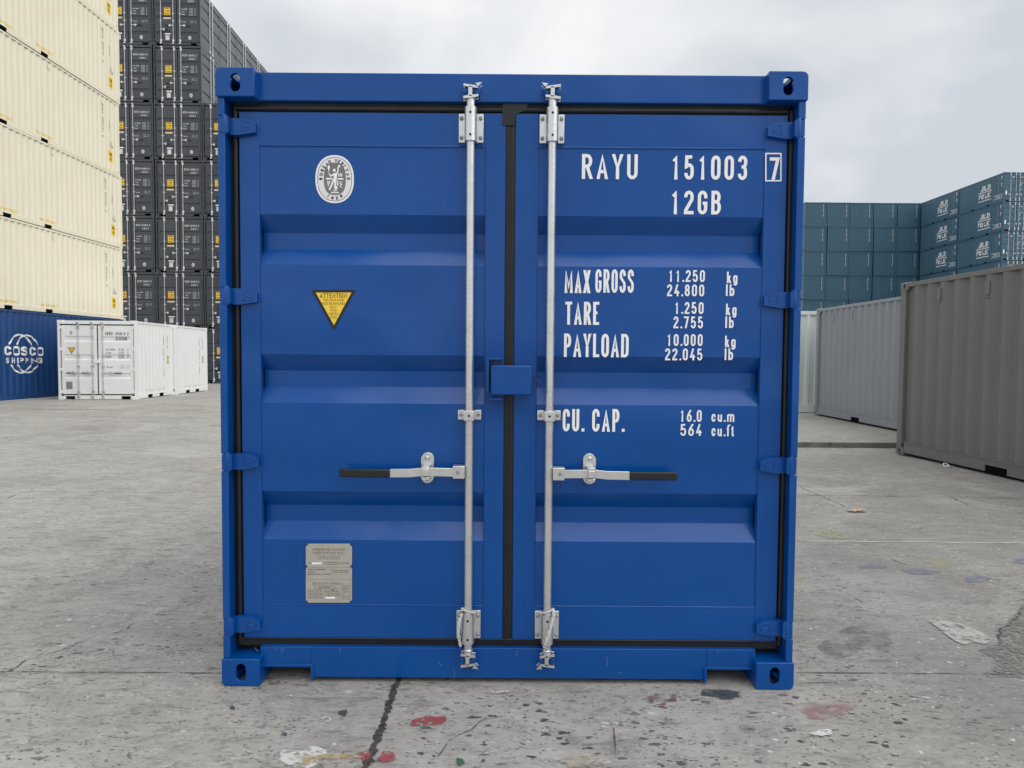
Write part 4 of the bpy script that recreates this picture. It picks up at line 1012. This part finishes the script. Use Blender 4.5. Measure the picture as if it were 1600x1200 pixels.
# ============================================================ 3. white ten foot pair
def white_extra(door, s, X, Z):
    fr = ((0, .049, 0), *FR[1:])
    if s < 0:
        emblem_small(door, X(.165), Z(.16), GREYINK, GREYINK, .055)
        e = MB(); e.face([(X(.115), Z(.345)), (X(.165), Z(.425)), (X(.215), Z(.345))], .0, fr); e.build('warning_sticker', BLK, door)
        e = MB(); e.face([(X(.125), Z(.351)), (X(.165), Z(.413)), (X(.205), Z(.351))], .0006, fr); e.build('sticker_field', ORNG, door)
        e = MB(); e.box(X(.09), X(.17), .0465, .0495, Z(.87), Z(.775)); e.build('approval_plate', GALVD, door)
def white_box(loc, rz, label, doors_, gy):
    t = thing('shipping_container', label, 'container', loc, rz, 'white ten foot containers')
    br = shell(t, 2.991, H8, WPAINT, detailed=False, pockets=(2.991/2-.45, 2.991/2+.45), rail=.15, front_end=not doors_, cdep=.018)
    if doors_: far_doors(t, H8, WPAINT, (.255, .435, .568), mat('grey_lettering', (.13, .13, .14), .6), ((-1, .665, .36), (-1, .665, .34), (1, .665, .60)), 'KBRU 195019 2', '22GB', white_extra)
    if doors_:
        mb = MB(); mb.box(-.085, .095, -.012, .045, H8*.46, H8*.46+.125); mb.build('lock_box', WPAINT, t, bevel=.006)
    y_, b_ = MB(), MB(); c = 2.991/2
    for k in (-.45, .45): text(y_, 'EMPTY ONLY', c+k-.33, .235, .05, .66, .010, .004, SF)
    y_.face([(2.50, 1.15), (2.60, 1.15), (2.60, 1.45), (2.50, 1.45)], .004, SF)
    vtext(b_, 'KBRU 195019 2 22GB', 2.20, 2.15, .05, 1.45, .010, .004, SF); vtext(b_, 'BULK', 2.53, 2.15, .03, .45, .008, .004, SF); vtext(b_, '8.6', 2.52, 1.42, .06, .25, .010, .006, SF)
    side_marks(t, br, (('yellow_marking', y_, mat('pale_yellow_vinyl', (.72, .62, .25), .5)), ('lettering', b_, GREYINK)))
    mb = MB()
    for i in range(9): mb.box(W2-.016, W2-.0035, .25+i*CP+.03, .25+i*CP+.12, H8-.085, H8-.0755)
    mb.build('rail_notches', GREYINK, t)
    mb = MB(); mb.box(W2-.016, W2-.002, .42, .50, H8-.30, H8-.14); mb.build('vent', WPAINT, t, bevel=.004)
    return t
a5 = R(5); wl_, wr_ = Vector((-14.76, 19.24)), Vector((-12.33, 19.45)); wc = (wl_+wr_)/2
white_box((wc.x, wc.y, gz(20)), a5, 'white ten foot container with closed doors and lock box, nearer of the white pair', True, 0)
d = Vector((-math.sin(a5), math.cos(a5))); w2c = wc+d*3.02+Vector((.10, .0))
white_box((w2c.x, w2c.y, gz(22)), R(3.2), 'white ten foot container standing right behind the nearer white one', False, 0)

# ============================================================ 4. dark stacked containers
def dark_extra(door, s, X, Z):
    fr = ((0, .049, 0), *FR[1:])
    if s < 0:
        e = MB(); e.face([(X(.24), Z(.475)), (X(.37), Z(.475)), (X(.37), Z(.345)), (X(.24), Z(.345))], 0, fr); e.build('warning_sticker', ORNG, door)
        e = MB(); e.face([(X(.252), Z(.463)), (X(.358), Z(.463)), (X(.358), Z(.353)), (X(.252), Z(.353))], .0008, fr); e.build('sticker_field', YEL, door)
        e = MB(); text(e, 'CAUTION', X(.26), Z(.375), .06, .2, .012, .0016, fr); text(e, '9.6 HIGH', X(.265), Z(.42), .07, .19, .014, .0016, fr); text(e, 'CONTAINER', X(.26), Z(.46), .06, .2, .01, .0016, fr); e.build('sticker_text', BLK, door)
        e = MB(); e.face([(X(.225), Z(.545)), (X(.38), Z(.545)), (X(.38), Z(.515)), (X(.225), Z(.515))], -.0, ((0, .0455, 0), *FR[1:])); e.build('sticker_strip', mat('beige_vinyl', (.72, .60, .38), .5), door)
        e = MB(); e.box(X(.265), X(.345), .0455, .0495, Z(.91), Z(.825)); e.build('approval_plate', GALV, door)
        e = MB(); e.face([(X(.25), Z(.81)), (X(.37), Z(.81)), (X(.37), Z(.79)), (X(.25), Z(.79))], 0, fr); e.build('sticker_strip', WHT, door)
    else: emblem_small(door, X(.77), Z(.865), WHT, WHT, .095)
DY, DB = 32.7, gz(33); DA = R(1.35); DW = 2.475
dB0 = Vector((-17.31, DY))                         # front centre of the middle column
ux = Vector((math.cos(DA), math.sin(DA)))
cols = {'left': dB0-ux*DW, 'middle': dB0, 'right': dB0+ux*DW}
darkbar = mat('bright_bar', (.74, .75, .76), .5)
t = thing('shipping_container', '', 'container', (0, 0, 0), 0, 'dark grey containers in the high stack')
shell(t, 12.19, HC, DGREY, rail=.16, back_end=True)
far_doors(t, HC, DGREY, (.175, .43, .572), mat('pale_lettering', (.62, .64, .66), .6), ((1, .73, .36), (-1, .66, .40), (1, .66, .50)), 'BCZU 464044 8', '45G1', dark_extra, darkbar, (.29, .51, .785), .05)
darkP = t
# variant with doors along its right side, for the two levels that rise above the right column
ts = thing('shipping_container', '', 'container', (0, 0, 0), 0, 'dark grey containers in the high stack')
shell(ts, 12.19, HC, DGREY, rail=.16, back_end=True, side_skip=1)
far_doors(ts, HC, DGREY, (.175, .43, .572), MATS['pale_lettering'], ((1, .73, .36), (-1, .66, .40), (1, .66, .50)), 'BCZU 464051 2', '45G1', dark_extra, darkbar, (.29, .51, .785), .05)
for k in range(5):
    y0 = .11+k*2.394; y1 = y0+2.394
    d_ = MB(); X_ = W2-.012
    def psheet(ya, yb):
        prof = [(X_, .17)]
        for f in (.785, .51, .29, .12): z = HC*(1-f); prof += [(X_, z-.09), (X_-.04, z-.045), (X_-.04, z+.02), (X_, z+.065)]
        prof.append((X_, HC-.08)); vs = []
        for x, z in prof: vs += [(x, ya, z), (x, yb, z)]
        d_.add(vs, [(2*i, 2*i+1, 2*i+3, 2*i+2) for i in range(len(prof)-1)])
    psheet(y0+.07, y0+1.16); psheet(y0+1.24, y1-.07)
    for a, b in ((y0+.012, y0+.07), (y0+1.16, y0+1.185), (y0+1.215, y0+1.24), (y1-.07, y1-.012)): d_.box(X_-.045, X_+.003, a, b, .17, HC-.08)
    sdr = d_.build('side_door', DGREY, ts)
    b_ = MB()
    for yy in (y0+1.03, y0+1.37): b_.tube([(W2+.014, yy, .06), (W2+.014, yy, HC-.05)], .02, 8)
    b_.build('locking_bar', darkbar, ts, smooth=True)
    b_ = MB()
    for yy in (y0+1.03, y0+1.37):
        for zc in (.15, HC-.15): b_.box(W2-.012, W2+.036, yy-.05, yy+.05, zc-.07, zc+.07)
    b_.build('bar_bracket', darkbar, ts)
mb = MB(); mb.box(W2-.10, W2-.062, .10, 12.09, .15, HC-.07); mb.build('side_backing', RUB, ts)
LV = ['bottom', 'second', 'third', 'fourth', 'fifth', 'sixth', 'seventh']
first = True; firsts = True
for cn, p in cols.items():
    for lv in range(7 if cn != 'right' else 5):
        side = cn == 'middle' and lv >= 5
        lab = 'dark grey container, %s column of the high stack, %s row%s' % (cn, LV[lv], ' from the ground' if lv else ' on the ground')
        if side: lab = 'dark grey container with side doors, middle column of the high stack, %s row up' % LV[lv]
        jx, jy = rnd.uniform(-.012, .012), rnd.uniform(-.03, .03); loc = (p.x+jx, p.y+jy, DB+lv*HC)
        if side and firsts: ts.location = loc; ts.rotation_euler = (0, 0, DA); ts['label'] = lab; firsts = False
        elif side: dup(ts, loc, DA, lab)
        elif first: darkP.location = loc; darkP.rotation_euler = (0, 0, DA); darkP['label'] = lab; first = False
        else: dup(darkP, loc, DA, lab)

# ============================================================ 5. teal wall of container ends, far right
TY, TB = 71.0, gz(71); tx0 = 31.42; TP = 2.515; TH = 2.618
t = thing('shipping_container', '', 'container', (0, 0, 0), 0, 'teal containers in the far wall')
mb = MB()
for s in (-1, 1): a, b = sorted((s*W2, s*(W2-.09))); mb.box(a, b, 0, .1, .118, H8-.118)
mb.box(-W2+.09, W2-.09, .0, .08, H8-.11, H8-.01); mb.box(-W2+.09, W2-.09, .0, .08, .014, .15)
mb.build('frame', TEAL, t)
mb = MB(); ebr = cbreaks(-W2+.09, W2-.09, .226, .06, .045, .075, .045); csheet(mb, ebr, .15, H8-.11, 0, ((0, .02, 0), (1, 0, 0), (0, 0, 1), (0, -1, 0))); mb.build('end_wall', TEAL, t)
mb = MB(); mb.box(-W2+.005, W2-.005, .1, 6.05, .12, H8-.02); mb.build('body', TEAL, t)
for s in (-1, 1):
    for zz, sz in ((0, 1), (H8, -1)): casting(s*W2, 0, zz, -s, 1, sz, False, TEAL, t)
mb = MB(); frt = ((0, .018, 0), *FR[1:]); xx = W2-.46
vtext(mb, 'FPTU 214607 3 22G1', xx, H8-.22, .075, 1.35, .03, .004, frt)
mb.build('lettering', MATS['pale_lettering'], t)
CN = ['first', 'second', 'third', 'fourth', 'fifth', 'sixth']; RN = ['top', 'second', 'third', 'fourth', 'fifth', 'sixth', 'bottom']
first = True
for c in range(6):
    for lv in range(7):
        lab = 'teal container end, far wall, %s column from the left, %s row%s' % (CN[c], RN[6-lv], '' if lv in (0, 6) else ' from the top')
        loc = (tx0+TP*(c+.5)+rnd.uniform(-.02, .02), TY+rnd.uniform(-.08, .08), TB+lv*TH)
        if first: t.location = loc; t['label'] = lab; first = False
        else: dup(t, loc, 0, lab)

# ============================================================ 6. teal containers with white logo, far right
def folk_extra(door, s, X, Z):
    fr = ((0, .049, 0), *FR[1:])
    if s < 0:
        emblem_small(door, X(.36), Z(.17), WHT, WHT, .08)
        e = MB(); e.face([(X(.05), Z(.76)), (X(.13), Z(.76)), (X(.13), Z(.63)), (X(.05), Z(.63))], 0, fr); e.build('warning_sticker', WHT, door)
    else:
        e = MB()
        e.face([(X(.84), Z(.50)), (X(.93), Z(.50)), (X(.93), Z(.40)), (X(.84), Z(.40))], .0, fr); e.face([(X(.86), Z(.92)), (X(.95), Z(.92)), (X(.95), Z(.89)), (X(.86), Z(.89))], .0, fr); e.build('sticker', MATS['pale_lettering'], door)
t = thing('shipping_container', '', 'container', (0, 0, 0), 0, 'teal containers with white logo')
FLn = 6.058
br = shell(t, FLn, H8, TEAL, rail=.15, pockets=(FLn/2-1.02, FLn/2+1.02))
far_doors(t, H8, TEAL, (.25, .45, .585, .765), MATS['pale_lettering'], ((-1, .76, .3), (1, .76, .3), (1, .76, .3), (1, .76, .3)), 'FPTU 214562 0', '22G1', folk_extra, darkbar)
SL = ((-W2+.011, FLn, 0), (0, -1, 0), (0, 0, 1), (-1, 0, 0))     # left side as read from outside: u runs towards the front (doors)
lgm = MB(); c = 2.75
text(lgm, 'FOLK', c, .80, .46, 1.55, .14, .004, SL, .22, .0006)
lgm.rib([(c, .62), (c+1.6, .62)], .09, .004, SL); lgm.rib([(c-.02, 1.40), (c+1.62, 1.40)], .10, .004, SL)
lgm.face([(c+.15, 1.52), (c+.48, 1.52), (c+.48, 1.78)], .004, SL)
text(lgm, 'JILD', c+.30, 1.52, .48, 1.28, .13, .0055, SL, .22, .0006)
lgm.rib([(4.75, .38), (5.75, .38), (5.75, .72), (4.75, .72)], .045, .004, SL, True); lgm.rib([(4.95, .50), (5.55, .50)], .05, .004, SL); lgm.rib([(5.05, .61), (5.6, .61)], .05, .004, SL)
vtext(lgm, 'FPTU 214562 0 22G1', 5.32, 2.35, .05, 1.4, .022, .004, SL); vtext(lgm, '22G1', 5.66, 2.35, .10, .35, .025, .004, SL); vtext(lgm, '86', 5.66, 1.75, .10, .35, .04, .004, SL)
brl = [(FLn-u, d_) for u, d_ in br][::-1]
lgm.build('logo', MATS['pale_lettering'], t, conform=conformer(brl, SL))
FX, FY = 43.75+W2, 58.3; first = True
for row, (dx, dy, nm_) in enumerate(((0, 0, 'near column'), (0, 6.15, 'far column'), (2.53, .05, 'cut by the right picture edge'))):
    for lv in range(7):
        lab = 'teal container with white side logo, %s, %s row%s' % (nm_, RN[6-lv], '' if lv in (0, 6) else ' from the top')
        if row == 2: lab = 'teal container end %s, %s row%s' % (nm_, RN[6-lv], '' if lv in (0, 6) else ' from the top')
        loc = (FX+dx+rnd.uniform(-.02, .02), FY+dy+rnd.uniform(-.03, .03), gz(60)-.02+lv*2.605)
        if first: t.location = loc; t['label'] = lab; first = False
        else: dup(t, loc, 0, lab)

# ============================================================ 7. grey containers, right
def plain_box(m, lab, far_left, yaw, L_, base, H_, pockets, vents, rail=.19, det=True, group=None, cdep=.045):
    """far_left = its far left corner on the ground; the long left side runs towards the camera"""
    # front (y=0) is placed at the FAR end, turned round
    t = thing('shipping_container', lab, 'container', (0, 0, 0), 0, group)
    br = shell(t, L_, H_, m, detailed=det, pockets=pockets, rail=rail, front_end=True, rz0=.045, post=.12, cdep=cdep)
    X = -W2
    t.rotation_euler = (0, 0, yaw)
    c, s = math.cos(yaw), math.sin(yaw)
    # local far-left corner (-W2, L_) -> far_left
    lx, ly = -W2, L_
    t.location = (far_left[0]-(c*lx-s*ly), far_left[1]-(s*lx+c*ly), base)
    for vy in vents:
        mb = MB(); mb.box(-W2-.006, -W2+.03, vy-.035, vy+.035, H_-.33, H_-.16); mb.box(-W2-.002, -W2+.02, vy-.025, vy+.025, H_-.37, H_-.34); mb.build('vent', m, t, bevel=.006)
    mb = MB(); mb.box(-W2-.006, -W2+.06, .13, L_-.13, rail-.004, rail+.008); mb.build('rail_flange', m, t)
    return t
plain_box(G1, 'dark grey corrugated container nearest on the right, cut by the picture edge', (5.87, 7.46), R(3.0), 6.058, gz(7), H8, (6.058-1.98-2.05, 6.058-1.98), (6.058-.85, 6.058-1.75, 2.2), .20)
plain_box(G2, 'light grey corrugated container on the raised slab behind the dark grey one', (7.42, 13.75), R(-.6), 6.058, SLABZ, H8, (6.058-2.0, 6.058-4.05), (6.058-.9, 6.058-1.75, 6.058-3.9), .21)
t = thing('shipping_container', 'pale greenish white container end beside the far corner of the light grey container', 'container', (7.86-W2, 14.35, SLABZ), 0)
shell(t, 6.058, H8, PALE, detailed=False, rail=.19, front_end=True)

# ============================================================ 8. small things on the ground
lx, ly = GP(1338, 800); mb = MB(); pts = []
for i in range(22):
    a = 2*math.pi*i/22; r = (.055 if i % 2 else .038)*(1+.5*abs(math.cos(a))); pts.append((lx+r*1.3*math.cos(a), ly+r*.8*math.sin(a), gz(ly)+.012+.014*abs(math.sin(a*1.5))))
mb.add([(lx, ly, gz(ly)+.008)]+pts, [(0, i+1, (i+1) % 22+1) for i in range(22)])
o = mb.build('dry_leaf', mat('dry_leaf', (.48, .36, .25), .8, var=.3, vscale=30)); tag(o, 'dry curled tan leaf lying on the concrete right of the blue container', 'leaf')
mb = MB(); rx, ry = GP(1479, 729); mb.tube([(rx+.034*math.cos(a), ry+.045*math.sin(a), gz(ry)+.010+.03*max(0, math.sin(a))) for a in [R(20*i) for i in range(19)]], .006, 6)
o = mb.build('strap_loop', WHT, None, smooth=True); tag(o, 'small white loop of strap on the ground at the foot of the dark grey container', 'strap')
